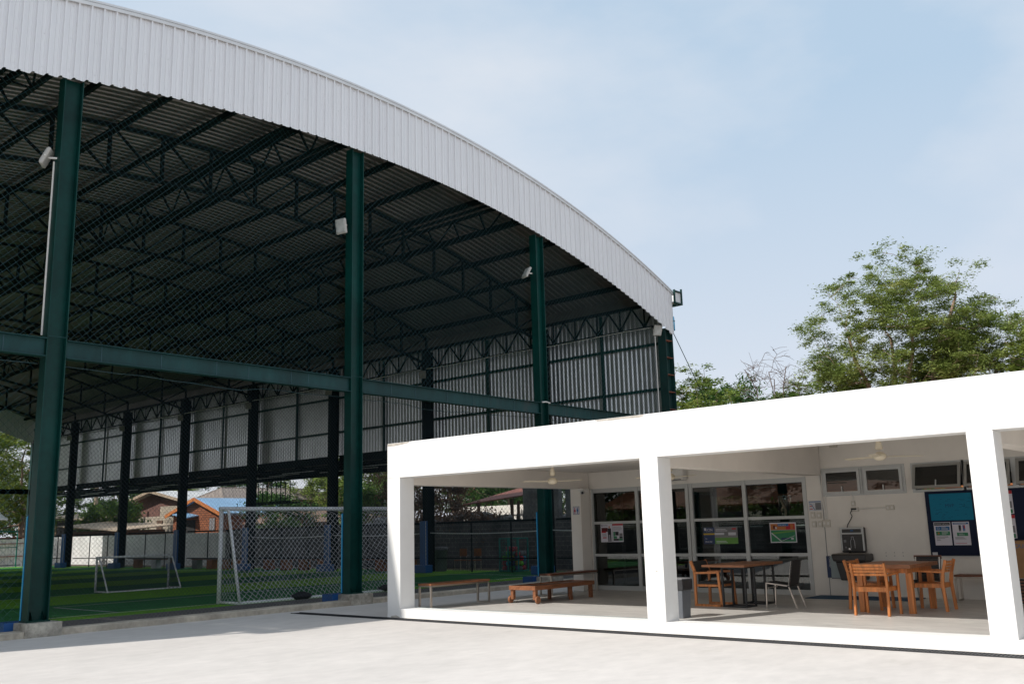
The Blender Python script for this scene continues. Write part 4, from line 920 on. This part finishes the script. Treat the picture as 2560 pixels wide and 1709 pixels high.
ch0 = slatchair((15.33, 5.67, F), 0, 'orange teak armchair with its slatted back to the yard')
dup(ch0, (16.41, 5.16, F), R(92), 'orange teak armchair at the right side of the dining table')
dup(ch0, (16.3, 6.12, F), R(-92), 'teak armchair at the left end of the dining table, mostly hidden by the front chair')
# cushioned sled armchair, faces -y
t = thing('armchair', 'wooden sled armchair with black cushions left of the table in the middle bay', 'chair', (15.9, 8.84, F), R(-90))
for s_ in (-1, 1):
    y = s_*.26; q = MB(); q.bar((-.25, y, .02), (.28, y, .02), .035, .04); q.bar((-.26, y, 0), (-.25, y, .62), .035, .045, (1, 0, 0)); q.bar((-.25, y, .60), (-.33, y, .80), .035, .05, (1, 0, 0)); q.bar((.27, y, 0), (.22, y, .60), .035, .045, (1, 0, 0)); q.bar((-.28, y, .585), (.245, y, .60), .04, .035); q.build('side_frame', 'woodc', t)
q = MB(); q.box(-.24, .24, -.24, .24, .345, .385); q.build('seat_frame', 'woodc', t)
MB().box(-.22, .26, -.235, .235, .386, .435).build('seat_cushion', 'leather', t, bevel=.02)
q = MB(); q.box(-.02, .02, -.24, .24, -.1, .1); o = q.build('back_cushion', 'leather', t, bevel=.015); o.data.transform(Matrix.Translation((-.275, 0, .70)) @ Matrix.Rotation(R(-20), 4, 'Y'))
# strap chair on steel legs
def strap(loc, rz, label, rail=False):
    t = thing('chair', label, 'chair', loc, rz)
    for s_ in (-1, 1):
        y = s_*.2
        MB().bar((.25, y, 0), (.23, y, .42), .022, .022, (1, 0, 0)).build('front_leg', 'steel', t); MB().bar((-.30, y, 0), (-.17, y, .38), .022, .022, (1, 0, 0)).build('back_leg', 'steel', t)
        MB().bar((.235, y, .425), (-.18, y, .375), .022, .022).bar((-.18, y, .375), (-.26, y, .80), .022, .022, (1, 0, 0)).build('side_rail', 'steel', t)
    MB().bar((.2, -.2, .34), (.2, .2, .34), .016).build('cross_bar', 'steel', t)
    q = MB(); k = 0
    for k in range(16): x = .225-k*.025; z = .437-(.235-x)*.12; q.cb((x, 0, z), (.0235, .42, .010))
    q.build('seat', 'weave', t); q = MB()
    for k in range(17): z = .40+k*.025; x = -.185-(z-.375)*.188; q.cb((x, 0, z), (.014, .44, .0238))
    q.cb((-.172, 0, .37), (.05, .43, .02)); q.build('backrest', 'weave', t)
    if rail: MB().box(-.285, -.26, -.23, .23, .77, .83).build('top_rail', 'woodd', t)
    return t
strap((15.95, 7.52, F), R(93), 'steel chair with black strap seat, right of the table in the middle bay')
strap((17.15, 5.5, F), R(180), 'steel chair with black straps and a brown top rail behind the dining table', True)
# boxes at the right edge
t = thing('slatted_crate', 'brown slatted stand under the cardboard box at the right edge', 'crate', (18.35, 3.95, F))
q = MB()
for k in range(7): q.box(-.3, .3, -.4, .4, .02+k*.055, .05+k*.055)
q.build('slats', 'woodd', t); MB().box(-.28, .28, -.38, .38, 0, .4).build('liner', 'dark', t)  # near-black block stands in for the dark gaps between the slats
t = thing('cardboard_box', 'cardboard box with blue letters on the slatted stand at the right edge', 'box', (18.35, 3.93, F+.42)); MB().box(-.28, .28, -.36, .36, 0, .62).build('carton', 'card', t, bevel=.005); text('lettering', 'OU', .1, 'inkb', t, (-.2815, .33, .5), (0, -1, 0), (0, 0, 1)); 
MB().box(-.3, -.285, .361, .41, 0, .64).build('side_flap', 'timber', t)
single(MB().tube([(13.6, 2.98, 2.38), (13.6, 2.95, 2.36), (13.6, 2.9, 2.36), (13.6, 2.87, 2.39), (13.6, 2.87, 2.43), (13.6, 2.9, 2.46)], .008, 6), 'hook', 'black', 'black hook hanging from the pipe at the right edge', 'hook') if False else None

# inside the glazed room
ch = strap((20.6, 11.2, F), R(150), 'dark strap chair inside the glazed room by the door'); strap((21.2, 9.3, F), R(20), 'dark strap chair inside the glazed room behind the wooden table')
t = thing('table', 'long dark table inside the glazed room', 'table', (22.6, 8.6, F)); MB().box(-.5, .5, -1.6, 1.6, .70, .75).build('tabletop', 'woodd', t)
for a in (-.42, .42):
    for b in (-1.5, 1.5): MB().box(a-.03, a+.03, b-.03, b+.03, 0, .699).build('leg', 'black', t)
t = thing('banner', 'dark red banner with a crest standing inside the glazed room', 'banner', (22.0, 7.45, F)); MB().box(-.03, 0, -.45, .45, .3, 2.0).build('cloth', 'redban', t); MB().box(-.04, .3, -.47, .47, 0, .06).bar((.02, 0, .06), (.02, 0, 1.9), .03).build('stand', 'black', t)
q = MB(); q.prism([(-.3, 1.85), (-.02, 1.85), (-.02, 1.62), (-.16, 1.5), (-.3, 1.62)], lambda p, k: (-.032-.002*k, -p[0], p[1])); q.build('crest', 'inkl', t)
#PART4

# ================================================================= boundary walls and houses behind
def wsheet(y0, y1, x, z1, name, label, group):
    m_ = MB(); y = y0; pts = []
    while y < y1:
        for (o_, d_) in ((0, 0), (.13, 0), (.15, .025), (.19, .025)): pts.append((x-d_, y+o_))
        y += .21
    for q in pts: m_.v += [(q[0], q[1], -.2), (q[0], q[1], z1)]
    for i in range(len(pts)-1): a = 2*i; m_.f.append((a, a+2, a+3, a+1))
    t = thing(name, label, 'fence', group=group); m_.build('sheet', 'fencew', t); q = MB(); q.box(x+.005, x+.05, y0, y1, z1-.1, z1-.04); q.box(x+.005, x+.05, y0, y1, .3, .36)
    y = y0
    while y <= y1: q.box(x+.055, x+.12, y-.03, y+.03, -.2, z1-.02); y += 2.4
    q.build('frame', 'rust', t); return settle(t)
wsheet(52.3, 66.9, 33.4, 1.84, 'sheet_fence', 'grey corrugated fence in shade behind the orange house', 'sheet metal boundary fences')
wsheet(67.0, 90, 33.5, 1.86, 'sheet_fence', 'sunlit pale corrugated fence behind the far end posts', 'sheet metal boundary fences')
t = thing('sheet_fence', 'pale corrugated fence with rusty rails beyond the far end of the pitch', 'fence', group='sheet metal boundary fences')
m_ = MB(); x = 14; pts = []
while x < 30.7:
    for (o_, d_) in ((0, 0), (.13, 0), (.15, .025), (.19, .025)): pts.append((x+o_, 73.2-d_))
    x += .21
for q in pts: m_.v += [(q[0], q[1], -.2), (q[0], q[1], 1.85)]
for i in range(len(pts)-1): a = 2*i; m_.f.append((a, a+2, a+3, a+1))
m_.build('sheet', 'fencew', t); MB().box(14, 30.6, 73.1, 73.16, 1.45, 1.5).box(14, 30.6, 73.1, 73.16, .55, .6).box(14, 30.6, 73.1, 73.18, 1.86, 1.92).build('frame', 'rust', t); settle(t)
single(MB().box(33.3, 33.6, 17, 52.2, -.2, 2.0), 'block_wall', 'blockd', 'long dark blockwork wall along the near part of the far side', 'wall')
t = thing('retaining_wall', 'tall weathered grey concrete wall behind the third green column', 'wall'); MB().box(33.7, 33.95, 26.3, 28.4, -.2, 3.45).build('wall', 'concg', t); MB().box(33.67, 33.98, 27.9, 27.96, -.2, 3.48).build('edge', 'concg', t); settle(t)
single(MB().prism([(22.6, -.2), (26.0, -.2), (26.0, 3.3), (23.6, 3.4), (22.6, 2.3)], lambda p, k: (33.8+.25*k, p[0], p[1])), 'retaining_wall', 'concg', 'leaning grey concrete slab seen left of the restroom sign', 'wall')
rr = random.Random(8); m_ = MB()
for k in range(60):
    y = 21+rr.random()*20; s_ = rr.uniform(.15, .5); m_.ico((34.3+rr.random()*1.2, y, 1.6+rr.random()*.6), s_, 7, 5, (1, 1.3, .6), .5, rr)
tag(m_.build('rubble', 'concg'), 'grey rubble and broken concrete heaped behind the block wall', 'rubble', kind='stuff')
# far bank of earth behind the walls
g = MB(); nx, ny = 13, 40; rr = random.Random(2)
for i in range(nx+1):
    for j in range(ny+1):
        x = 34.35+i*9.0*(1+i*.12); y = -60+j*6.5; h = .9*min(1, i/1.5)+max(0, (i-4))*1.0
        g.v.append((x, y, h-.3+rr.uniform(-.25, .25)))
for i in range(nx):
    for j in range(ny): a = i*(ny+1)+j; g.f.append((a, a+ny+1, a+ny+2, a+1))
struct(g.build('hillside', Mt['leafE'] if False else 'earth', smooth=True))

def gable(name, label, x0, x1, ya, yb, ze, za, wallm, roofm, zw=0, ov=.5, trim='timber', ym=None, th=.08):
    """house with its ridge along x; gable at x0"""
    t = thing(name, label, 'house'); ym = (ya+yb)/2 if ym is None else ym
    q = MB(); q.prism([(ya, zw), (yb, zw), (yb, ze), (ym, za), (ya, ze)], lambda p, k: (x1 if k else x0, p[0], p[1])); q.build('wall', wallm, t)
    q = MB()
    for (y_, s_) in ((ya, -1), (yb, 1)):
        dz = (za-ze)/abs(ym-y_); yo = y_+s_*ov; zo = ze-dz*ov
        q.prism([(ym, za+.02), (yo, zo+.02), (yo, zo+.02+th), (ym, za+.02+th)], lambda p, k: (x1+ov if k else x0-ov, p[0], p[1]))
    rf_ = q.build('roof', roofm, t); q = MB()
    for (y_, s_) in ((ya, -1), (yb, 1)):
        dz = (za-ze)/abs(ym-y_); yo = y_+s_*ov; zo = ze-dz*ov; q.bar((x0-ov-.03, ym, za+.0), (x0-ov-.03, yo, zo+.0), .06, .26)
    q.build('barge_board', trim, rf_); return t
def hwin(t, x, y, z, w_, h_, name='window'):
    f = MB(); f.box(x-.05, x-.01, y-w_/2, y+w_/2, z, z+h_); f_ = f.build(name, 'timber', t)
    if name == 'window':
        MB().box(x-.06, x-.051, y-w_/2+.06, y-.03, z+.06, z+h_-.06).box(x-.06, x-.051, y+.03, y+w_/2-.06, z+.06, z+h_-.06).build('pane', 'inkgy', f_)
t = gable('orange_house', 'orange plank house with a bright blue roof behind the fence', 40, 46, 63.2, 70.2, 3.35, 4.45, 'orange', 'roofblue', -.2, .45, 'inko', 66.5)
hwin(t, 40, 64.5, 2.0, .8, 1.0); q = MB(); q.prism([(66.5, 3.0), (68.6, 3.3), (68.6, 3.38), (66.5, 3.08)], lambda p, k: (39.0+1.0*k, p[0], p[1]+.15*k)); q.build('awning', 'roofblue', t); MB().box(39.94, 39.99, 66.9, 68.3, .4, 2.9).build('doorway', 'dark', t); settle(t)
t = gable('brown_house', 'brick and pale block house with a silvery metal roof left of the orange house', 47, 58, 79.6, 90.8, 4.9, 5.95, 'brick', 'roofw', -.2, 1.0, 'post', 85.2)
q = MB(); q.box(46.7, 46.95, 80.4, 88.6, -.2, 3.6); q.box(46.7, 46.95, 80.4, 84.4, 3.6, 4.5); q.build('block_wall', 'blockw', t); MB().box(46.6, 46.69, 83.8, 84.8, 1.6, 3.2).build('doorway', 'timber', t)
q = MB(); q.prism([(92.3, 4.95), (97.5, 4.05), (97.5, 4.15), (92.3, 5.05)], lambda p, k: (46.0+6*k, p[0], p[1])); q.build('lean_to_roof', 'post', t)
for y in (93.5, 96.5): MB().box(46.4, 46.55, y, y+.15, -.2, 4.2).build('post', 'timber', t)
settle(t)
def hip(name, label, x0, x1, y0, y1, ze, za, inset, roofm, wallm):
    t = thing(name, label, 'house'); MB().box(x0+.4, x1-.4, y0+.4, y1-.4, -.2, ze).build('wall', wallm, t); ym = (y0+y1)/2; q = MB(); a, b, c, d = (x0, y0, ze), (x1, y0, ze), (x1, y1, ze), (x0, y1, ze); e, f = (x0+inset, ym, za), (x1-inset, ym, za)
    q.quad(a, b, f, e).quad(b, c, f).quad(c, d, e, f).quad(d, a, e).quad(a, d, c, b); q.build('roof', roofm, t); q = MB(); q.tube([e, f], .07, 6)
    for p, r_ in ((a, e), (b, f), (c, f), (d, e)): q.tube([p, r_], .06, 6)
    q.build('ridge_tiles', 'tileg' if roofm == 'tileg' else 'rustroof', t); return t
hip('hip_roofed_house', 'house with a grey tiled hip roof between the posts right of the blue roof', 46.0, 58.9, 72.5, 78.5, 4.75, 5.85, 1.6, 'tileg', 'brick')
t = hip('tiled_house', 'low house with a brown tiled roof seen through the goal net', 41.2, 52.0, 56.5, 62.8, 2.45, 3.50, 2.0, 'tileb', 'timber')
settle(t)
t = thing('shed', 'open shed with a rusty red sheet roof seen through the pavilion', 'shed')
q = MB(); q.prism([(27.2, 3.25), (33.2, 2.78), (33.2, 2.84), (27.2, 3.31)], lambda p, k: (34.7+4.2*k, p[0], p[1]+.85*k)); q.build('roof', 'rustroof', t)
for (x, y) in ((35.0, 30.2), (35.0, 28.6), (38.3, 30), (38.3, 32.6), (35.0, 32.4)): MB().box(x-.06, x+.06, y-.06, y+.06, 0, 3.0).build('post', 'timber', t)
q = MB(); 
for k in range(26): q.box(35.1, 35.13, 28.4+k*.2, 28.43+k*.2, 1.7, 2.25)
q.box(35.1, 35.14, 28.3, 33.6, 2.2, 2.26); q.build('railing', 'inkgy', t); MB().box(39.3, 39.5, 31.2, 38, .8, 2.85).build('pale_wall', 'white2', t); settle(t)
t = thing('small_house', 'dark old shack with a rusty lean roof below the concrete pole', 'house')
MB().box(38, 42, 75, 84, -.2, 2.3).build('wall', 'timber', t); q = MB(); q.prism([(74.3, 2.2), (85, 2.75), (85, 2.83), (74.3, 2.28)], lambda p, k: (37.4+5*k, p[0], p[1]+.4*k)); q.build('roof', 'post', t)
MB().box(44, 48, 90, 100, -.2, 3.6).build('rear_room', 'dark', t); q = MB(); q.prism([(88.5, 3.3), (101, 3.9), (101, 4.0), (88.5, 3.4)], lambda p, k: (43+6*k, p[0], p[1]+.5*k)); q.build('rear_roof', 'post', t); settle(t)
t = thing('brown_house', 'brown plank house with a pale roof beyond the far end fence', 'house')
MB().box(16, 30, 80, 86, -.2, 3.3).build('wall', 'brick', t); q = MB(); q.prism([(79.2, 3.3), (83, 4.4), (87, 3.3), (87, 3.4), (83, 4.5), (79.2, 3.4)], lambda p, k: (15+16*k, p[0], p[1])); q.build('roof', 'roofw', t)
for x in (26.5, 29.2, 23): MB().box(x, x+1.3, 79.93, 79.99, 1.6, 2.9).build('window', 'timber', t)
for x in (27.7, ): MB().box(x, x+.12, 79.5, 79.6, 1.4, 3.2).build('shutter', 'alu', t)
settle(t)
single(MB().tube([(42.5, 88.7, -.2), (42.5, 88.6, 8.2)], [.22, .17], 10), 'utility_pole', 'post', 'tall round concrete pole rising behind the fence at the left', 'pole')
t = thing('wall_cage', 'dark railed platform hanging under the canopy between two posts', 'platform', (29.6, 42.2, 0)); q = MB()
for k in range(9): q.box(-.02, .02, -1.6+k*.4, -1.57+k*.4, 3.3, 4.3)
q.box(-.03, .03, -1.62, 1.62, 3.25, 3.31); q.box(-.03, .6, -1.62, 1.62, 3.18, 3.24); q.build('railing', 'greend', t); MB().bar((0, 1.0, 3.2), (-.7, .2, 2.5), .06).build('brace', 'greend', t)
# buildings seen in the glass and through the room
t = thing('neighbour_house', 'orange roofed house with brick wall seen through the glazed room', 'house')
MB().box(33, 38, -2, 15, -.2, 2.6).build('wall', 'brick', t); q = MB(); q.prism([(-3, 2.5), (16, 2.5), (16, 2.6), (-3, 2.6)], lambda p, k: (32.2+4.0*k, p[0], p[1]+1.2*k)); q.build('roof', 'orangebox', t); settle(t)
single(MB().box(29.2, 29.45, -8, 16.5, -.2, 1.6), 'block_wall', 'blockd', 'weathered block wall seen through the glazed room', 'wall')
t = thing('wall_pipes', 'pale pipes running level above the block wall behind the room', 'pipe'); 
for z in (1.75, 1.9, 2.03): MB().tube([(29.1, -8, z-.3), (29.1, 16, z-.3)], .025, 6).build('pipe', 'pvcw', t)
settle(t)

# things to the left of the hall: the glass wall mirrors them
single(MB().box(-8.3, -8, 14, 60, -.1, 1.42), 'block_wall', 'blockd', 'dark block wall left of the hall, mirrored in the pavilion glass', 'wall')
t = thing('wall_pipes', 'three pale pipes level along the wall left of the hall, mirrored in the glass', 'pipe')
for z in (1.5, 1.6, 1.7): MB().tube([(-8.0, 14, z), (-8.0, 60, z)], .03, 6).build('pipe', 'pvcw', t)
settle(t)
t = thing('orange_roofed_house', 'house with an orange roof left of the hall, mirrored in the pavilion glass', 'house')
MB().box(-17, -12, 17, 34, -.1, 2.5).build('wall', 'brick', t); q = MB(); q.prism([(16, 2.5), (35, 2.5), (35, 2.6), (16, 2.6)], lambda p, k: (-11-3.5*k, p[0], p[1]+1.1*k)); q.build('roof', 'orangebox', t)
for y in (19, 23.5, 28): MB().box(-11.95, -11.88, y, y+1.4, .9, 2.1).build('window', 'dark', t)
settle(t)

# ================================================================= vegetation
def leaf(v, f, p, s, rnd, asp=.45, up_=.3):
    a = Vector((rnd.gauss(0, 1), rnd.gauss(0, 1), rnd.gauss(0, 1)*up_)).normalized(); n = Vector((rnd.gauss(0, .6), rnd.gauss(0, .6), 1)).normalized()
    b = a.cross(n); b = b.normalized() if b.length > 1e-4 else Vector((1, 0, 0)); i = len(v); h = a*s; w_ = b*s*asp
    v += [tuple(p-h*.5), tuple(p+w_*.5), tuple(p+h*.5), tuple(p-w_*.5)]; f.append((i, i+1, i+2, i+3))
def tree(name, label, base, h, crown, leafm, seed, nleaf=14000, lsz=.16, clump=.45, r0=.2, natt=120, barkm='bark', group=None, droop=.25, stems=1, asp=.42, rmin=.010, fork=.42, wig=.10, hollow=.35, twig=0, power=.62):
    """limbs reach out to points spread through the crown; each twig end carries a clump of leaves"""
    rnd = random.Random(seed); t = thing(name, label, 'tree', base, 0, group); mb = MB(); cc, cr_ = Vector(crown[0]), Vector(crown[1])
    nodes = []      # (position, radius, depth)
    for s_ in range(stems):
        p = Vector((rnd.uniform(-.25, .25)*(stems > 1), rnd.uniform(-.3, .3)*(stems > 1), 0)); tgt = cc+Vector((rnd.uniform(-.5, .5)*cr_.x, (-.6+1.2*(s_+.5)/stems if stems > 1 else 0)*cr_.y, rnd.uniform(.0, .45)*cr_.z))
        pts = [p.copy()]; rs = [r0]; n = 9
        for k in range(1, n+1):
            u = k/n; q = p.lerp(tgt, u); q.x = p.x+(tgt.x-p.x)*u**1.6+rnd.gauss(0, wig); q.y = p.y+(tgt.y-p.y)*u**1.6+rnd.gauss(0, wig); pts.append(q); rs.append(max(rmin*2, r0*(1-.78*u)))
            if u > fork*.7: nodes.append((q.copy(), rs[-1]))
        mb.tube(pts, rs, 8, False)
    att = []
    lob = [(rnd.uniform(0, 2*pi), rnd.uniform(.75, 1.12)) for _ in range(7)]
    for k in range(natt):
        a = rnd.uniform(0, 2*pi); z = rnd.uniform(-.9, 1); q = math.sqrt(max(0, 1-z*z)); rad = (hollow+(1-hollow)*rnd.random()**.5)
        lb = max(r_*(.72+.28*max(0, math.cos(a-a0))**2) for a0, r_ in lob)
        att.append(cc+Vector((cr_.x*q*math.cos(a)*rad*lb, cr_.y*q*math.sin(a)*rad*lb, cr_.z*z*rad*rnd.uniform(.85, 1.08))))
    att.sort(key=lambda p: min((p-n_[0]).length for n_ in nodes))
    ends = []
    for p in att:
        bst = min(nodes, key=lambda n_: (p-n_[0]).length+max(0, n_[0].z-p.z)*1.2); d = p-bst[0]; L_ = d.length
        if L_ < .12: continue
        n = max(2, int(L_/.5)+1); pts = [bst[0]]; rs = [max(rmin, bst[1]*power)]; side = Vector((rnd.gauss(0, 1), rnd.gauss(0, 1), rnd.gauss(.4, .6)))*L_*.10
        for k in range(1, n+1):
            u = k/n; q = bst[0]+d*u+side*math.sin(pi*u)+Vector((rnd.gauss(0, 1), rnd.gauss(0, 1), rnd.gauss(0, .6)))*wig*.4*(k < n); pts.append(q); rs.append(max(rmin, rs[0]*(1-.6*u))); nodes.append((q.copy(), rs[-1]))
        mb.tube(pts, rs, 5, False); ends.append(pts[-1])
        for _ in range(twig):
            q0 = pts[rnd.randrange(1, len(pts))]; v_ = Vector((rnd.gauss(0, 1), rnd.gauss(0, 1), rnd.gauss(.5, .7))).normalized()*rnd.uniform(.25, .8); mb.tube([q0, q0+v_*.5+Vector((0, 0, .04)), q0+v_], [rmin*.8, rmin*.7, rmin*.5], 4, False)
    mb.build('trunk', barkm, t, smooth=True)
    if nleaf:
        v = []; f = []; per = max(4, nleaf//(3*len(ends)))
        for p in ends:
            for j in range(3):
                c = p+Vector((rnd.gauss(0, .55), rnd.gauss(0, .55), rnd.gauss(0, .35)))*clump*1.3; cs = clump*rnd.uniform(.35, .8)
                for _ in range(int(per*rnd.uniform(.4, 1.6))): leaf(v, f, c+Vector((rnd.gauss(0, .55), rnd.gauss(0, .55), rnd.gauss(0, .28)))*cs, lsz*rnd.uniform(.6, 1.25), rnd, asp, droop)
        m2 = MB(); m2.v = v; m2.f = f; m2.build('crown', leafm, t)
    return t
# trees above the pavilion roof
tree('rain_tree', 'tall airy green tree with visible brown limbs above the pavilion roof', (38.5, 12.5, 0), 12, ((0, -.5, 8.6), (3.3, 4.1, 3.6)), 'leafA', 14, 110000, .125, .5, .24, 260, stems=4, asp=.36, hollow=.3)
tree('green_tree', 'rounded darker green tree with tangled twigs right of the tall airy tree', (40, 9.6, 0), 10.5, ((0, 0, 7.1), (3, 3.5, 3.0)), 'leafA', 23, 80000, .12, .5, .2, 200, stems=3, twig=2)
tree('glossy_tree', 'dense yellowish green tree at the right edge above the roof', (38.5, 6.3, 0), 9, ((0, 0, 6.8), (2.4, 1.9, 2.2)), 'leafC', 5, 32000, .14, .42, .14, 110, stems=3)
tree('bare_tree', 'leafless grey tree sticking up above the pavilion roof', (38, 17.6, 0), 9.2, ((0, 0, 7.3), (1.7, 1.9, 1.8)), 'leafA', 9, 0, barkm='barkd', r0=.06, natt=60, stems=4, twig=3, rmin=.010)
tree('low_glossy_tree', 'low bright green bush tree below the bare twigs', (38.5, 17.7, 0), 7.4, ((0, -.2, 5.6), (2.2, 2.0, 1.5)), 'leafB', 31, 18000, .18, .42, .1, 80, stems=3)
tree('low_glossy_tree', 'low green bushy tree between the bare twigs and the tall tree', (39.5, 15.4, 0), 7.8, ((0, 0, 6.2), (2.2, 2.2, 1.7)), 'leafA', 33, 22000, .16, .42, .1, 90, stems=3)
tree('feathery_tree', 'pale feathery tree just right of the rusty corner column', (39, 22.2, 0), 8.2, ((0, .1, 6.2), (1.8, 1.6, 2.7)), 'leafC', 41, 12000, .14, .36, .1, 70, stems=3)
# big trees behind the far side
pA = tree('broadleaf_tree', 'broad green tree behind the hip roofed house', (52, 46, 0), 9.5, ((0, 0, 5.2), (4.2, 4.6, 4.6)), 'leafB', 51, 22000, .28, .8, .22, 130, stems=2, group='trees on the slope behind the hall')
pB = tree('vine_tree', 'deep green tree with hanging leaves right of the middle column', (45, 38, 0), 9, ((0, 0, 4.8), (3.6, 4.2, 4.6)), 'leafE', 52, 22000, .26, .8, .2, 130, stems=3, group='trees on the slope behind the hall', droop=1)
pC = tree('light_tree', 'bright yellow green tree beside the grey tiled roof', (44, 52, 0), 7.5, ((0, 0, 4.6), (2.6, 3.0, 3.4)), 'leafC', 53, 15000, .24, .65, .16, 90, stems=3, group='trees on the slope behind the hall')
sp = [(pA, 60, 58, .2, 'broad green tree far behind the middle column'), (pA, 66, 78, 1.4, 'broad green tree behind the silvery roof ridge'), (pB, 62, 92, .6, 'deep green tree behind the brown house'), (pA, 60, 108, 2.2, 'broad green tree behind the concrete pole'),
 (pB, 52, 101, 3.1, 'deep green tree right of the concrete pole'), (pA, 52, 118, 4, 'broad tree at the far left beyond the shack'), (pB, 45, 112, .4, 'deep green tree left of the concrete pole'), (pA, 56, 34, 1.1, 'broad green tree behind the dry hedge'), (pB, 50, 26, 2.5, 'deep green tree above the rusty shed roof'),
 (pC, 46, 24, 1, 'bright yellow green tree behind the open shed'), (pC, 56, 72, 2, 'bright tree above the blue roof ridge'), (pA, 72, 66, .7, 'broad tree on the skyline behind the grey tiled roof'), (pB, 68, 48, 5, 'deep green tree on the skyline behind the goal'), (pA, 66, 36, 2, 'broad tree on the skyline by the white corner pillar'), (pC, 54, 95, .3, 'bright tree in front of the far trees by the pole')]
for p, x, y, rz, l in sp: dup(p, (x, y, .5 if x < 60 else 1.5), rz, l, (1, 1, 1) if x < 60 else (1.15, 1.15, 1.15))
for x, y, rz, l in ((-20, 16, 1, 'deep green tree left of the hall by the orange roof'), (-21, 27, 3, 'deep green tree behind the orange roofed house'), (-19, 38, 5, 'deep green tree at the far side of the orange roofed house')): dup(pB, (x, y, 0), rz, l, (1.2, 1.2, 1.05))
pD = tree('olive_tree', 'olive green tree beyond the far end of the pitch at the left edge', (24.5, 82, 0), 12.5, ((0, 0, 8.2), (4.6, 5.0, 6.4)), 'leafC', 61, 30000, .26, .8, .22, 170, stems=2, group='trees beyond the far end')
for x, y, rz, l in ((30, 91, 1, 'olive green tree beyond the far end behind the brown plank house'), (34, 84, 5, 'olive green tree beyond the far corner column of the hall'), (18, 92, 2.4, 'olive green tree outside the left edge beyond the far end'), (37, 100, 4, 'olive green tree far beyond the corner of the hall')): dup(pD, (x, y, 0), rz, l, (1.05, 1.05, 1.0))
# creeper covered hedges behind the block wall
def hedge(name, label, x0, x1, y0, y1, z0, z1, lm, n, sz, seed):
    rnd = random.Random(seed); t = thing(name, label, 'hedge'); v = []; f = []; st = MB()
    for k in range(26):
        x = rnd.uniform(x0+.2, x1-.2); y = rnd.uniform(y0, y1); pts = [(x, y, z0)]
        for j in range(4): pts.append((x+rnd.gauss(0, .12), y+rnd.gauss(0, .2), z0+(z1-z0)*(j+1)/4.5))
        st.tube(pts, [.04, .035, .03, .02, .012], 5, False)
    st.build('stems', 'timber', t)
    bl = [(rnd.uniform(x0, x1), rnd.uniform(y0, y1), z0+(z1-z0)*rnd.random()**.75, rnd.uniform(.3, .7)) for _ in range(int((y1-y0)*(z1-z0)*2.6)+20)]
    for _ in range(n):
        c = bl[rnd.randrange(len(bl))]; leaf(v, f, Vector((c[0]+rnd.gauss(0, c[3]*.5), c[1]+rnd.gauss(0, c[3]*.6), max(z0, c[2]+rnd.gauss(0, c[3]*.4)))), sz*rnd.uniform(.6, 1.3), rnd, .55, 1)
    m2 = MB(); m2.v = v; m2.f = f; m2.build('foliage', lm, t); return settle(t)
hedge('dry_hedge', 'brown dried creeper tangle behind the dark wall', 34.9, 36.4, 33.9, 40.0, 1.0, 4.9, 'leafD', 12000, .16, 71)
hedge('dry_hedge', 'brown creeper hanging over the dark wall right of the far post', 33.7, 34.4, 30.2, 35.5, 1.0, 2.45, 'leafD', 4000, .14, 75)
hedge('green_hedge', 'rounded green hedge top left of the white corner pillar', 35.5, 37.3, 39.0, 44.5, 1.0, 4.3, 'leafB', 9000, .17, 72)
hedge('green_hedge', 'green shrubs beside the grey tiled house', 38, 40, 52, 57.5, 1.0, 4.2, 'leafE', 7000, .22, 73)
hedge('green_hedge', 'green shrubs between the shack and the brown house', 41.5, 43.5, 80.5, 91, .6, 4.8, 'leafB', 12000, .27, 74)
hedge('green_hedge', 'low green shrubs over the wall left of the hall, mirrored in the glass', -9.6, -8.6, 15, 45, .6, 2.3, 'leafB', 9000, .2, 77)
hedge('green_hedge', 'green shrubs behind the block wall beyond the glazed room', 31, 32, -2, 15, .4, 2.2, 'leafB', 9000, .18, 76)
for t in (hall, pv): pass
settle(pv)
print('objects', len(bpy.data.objects))
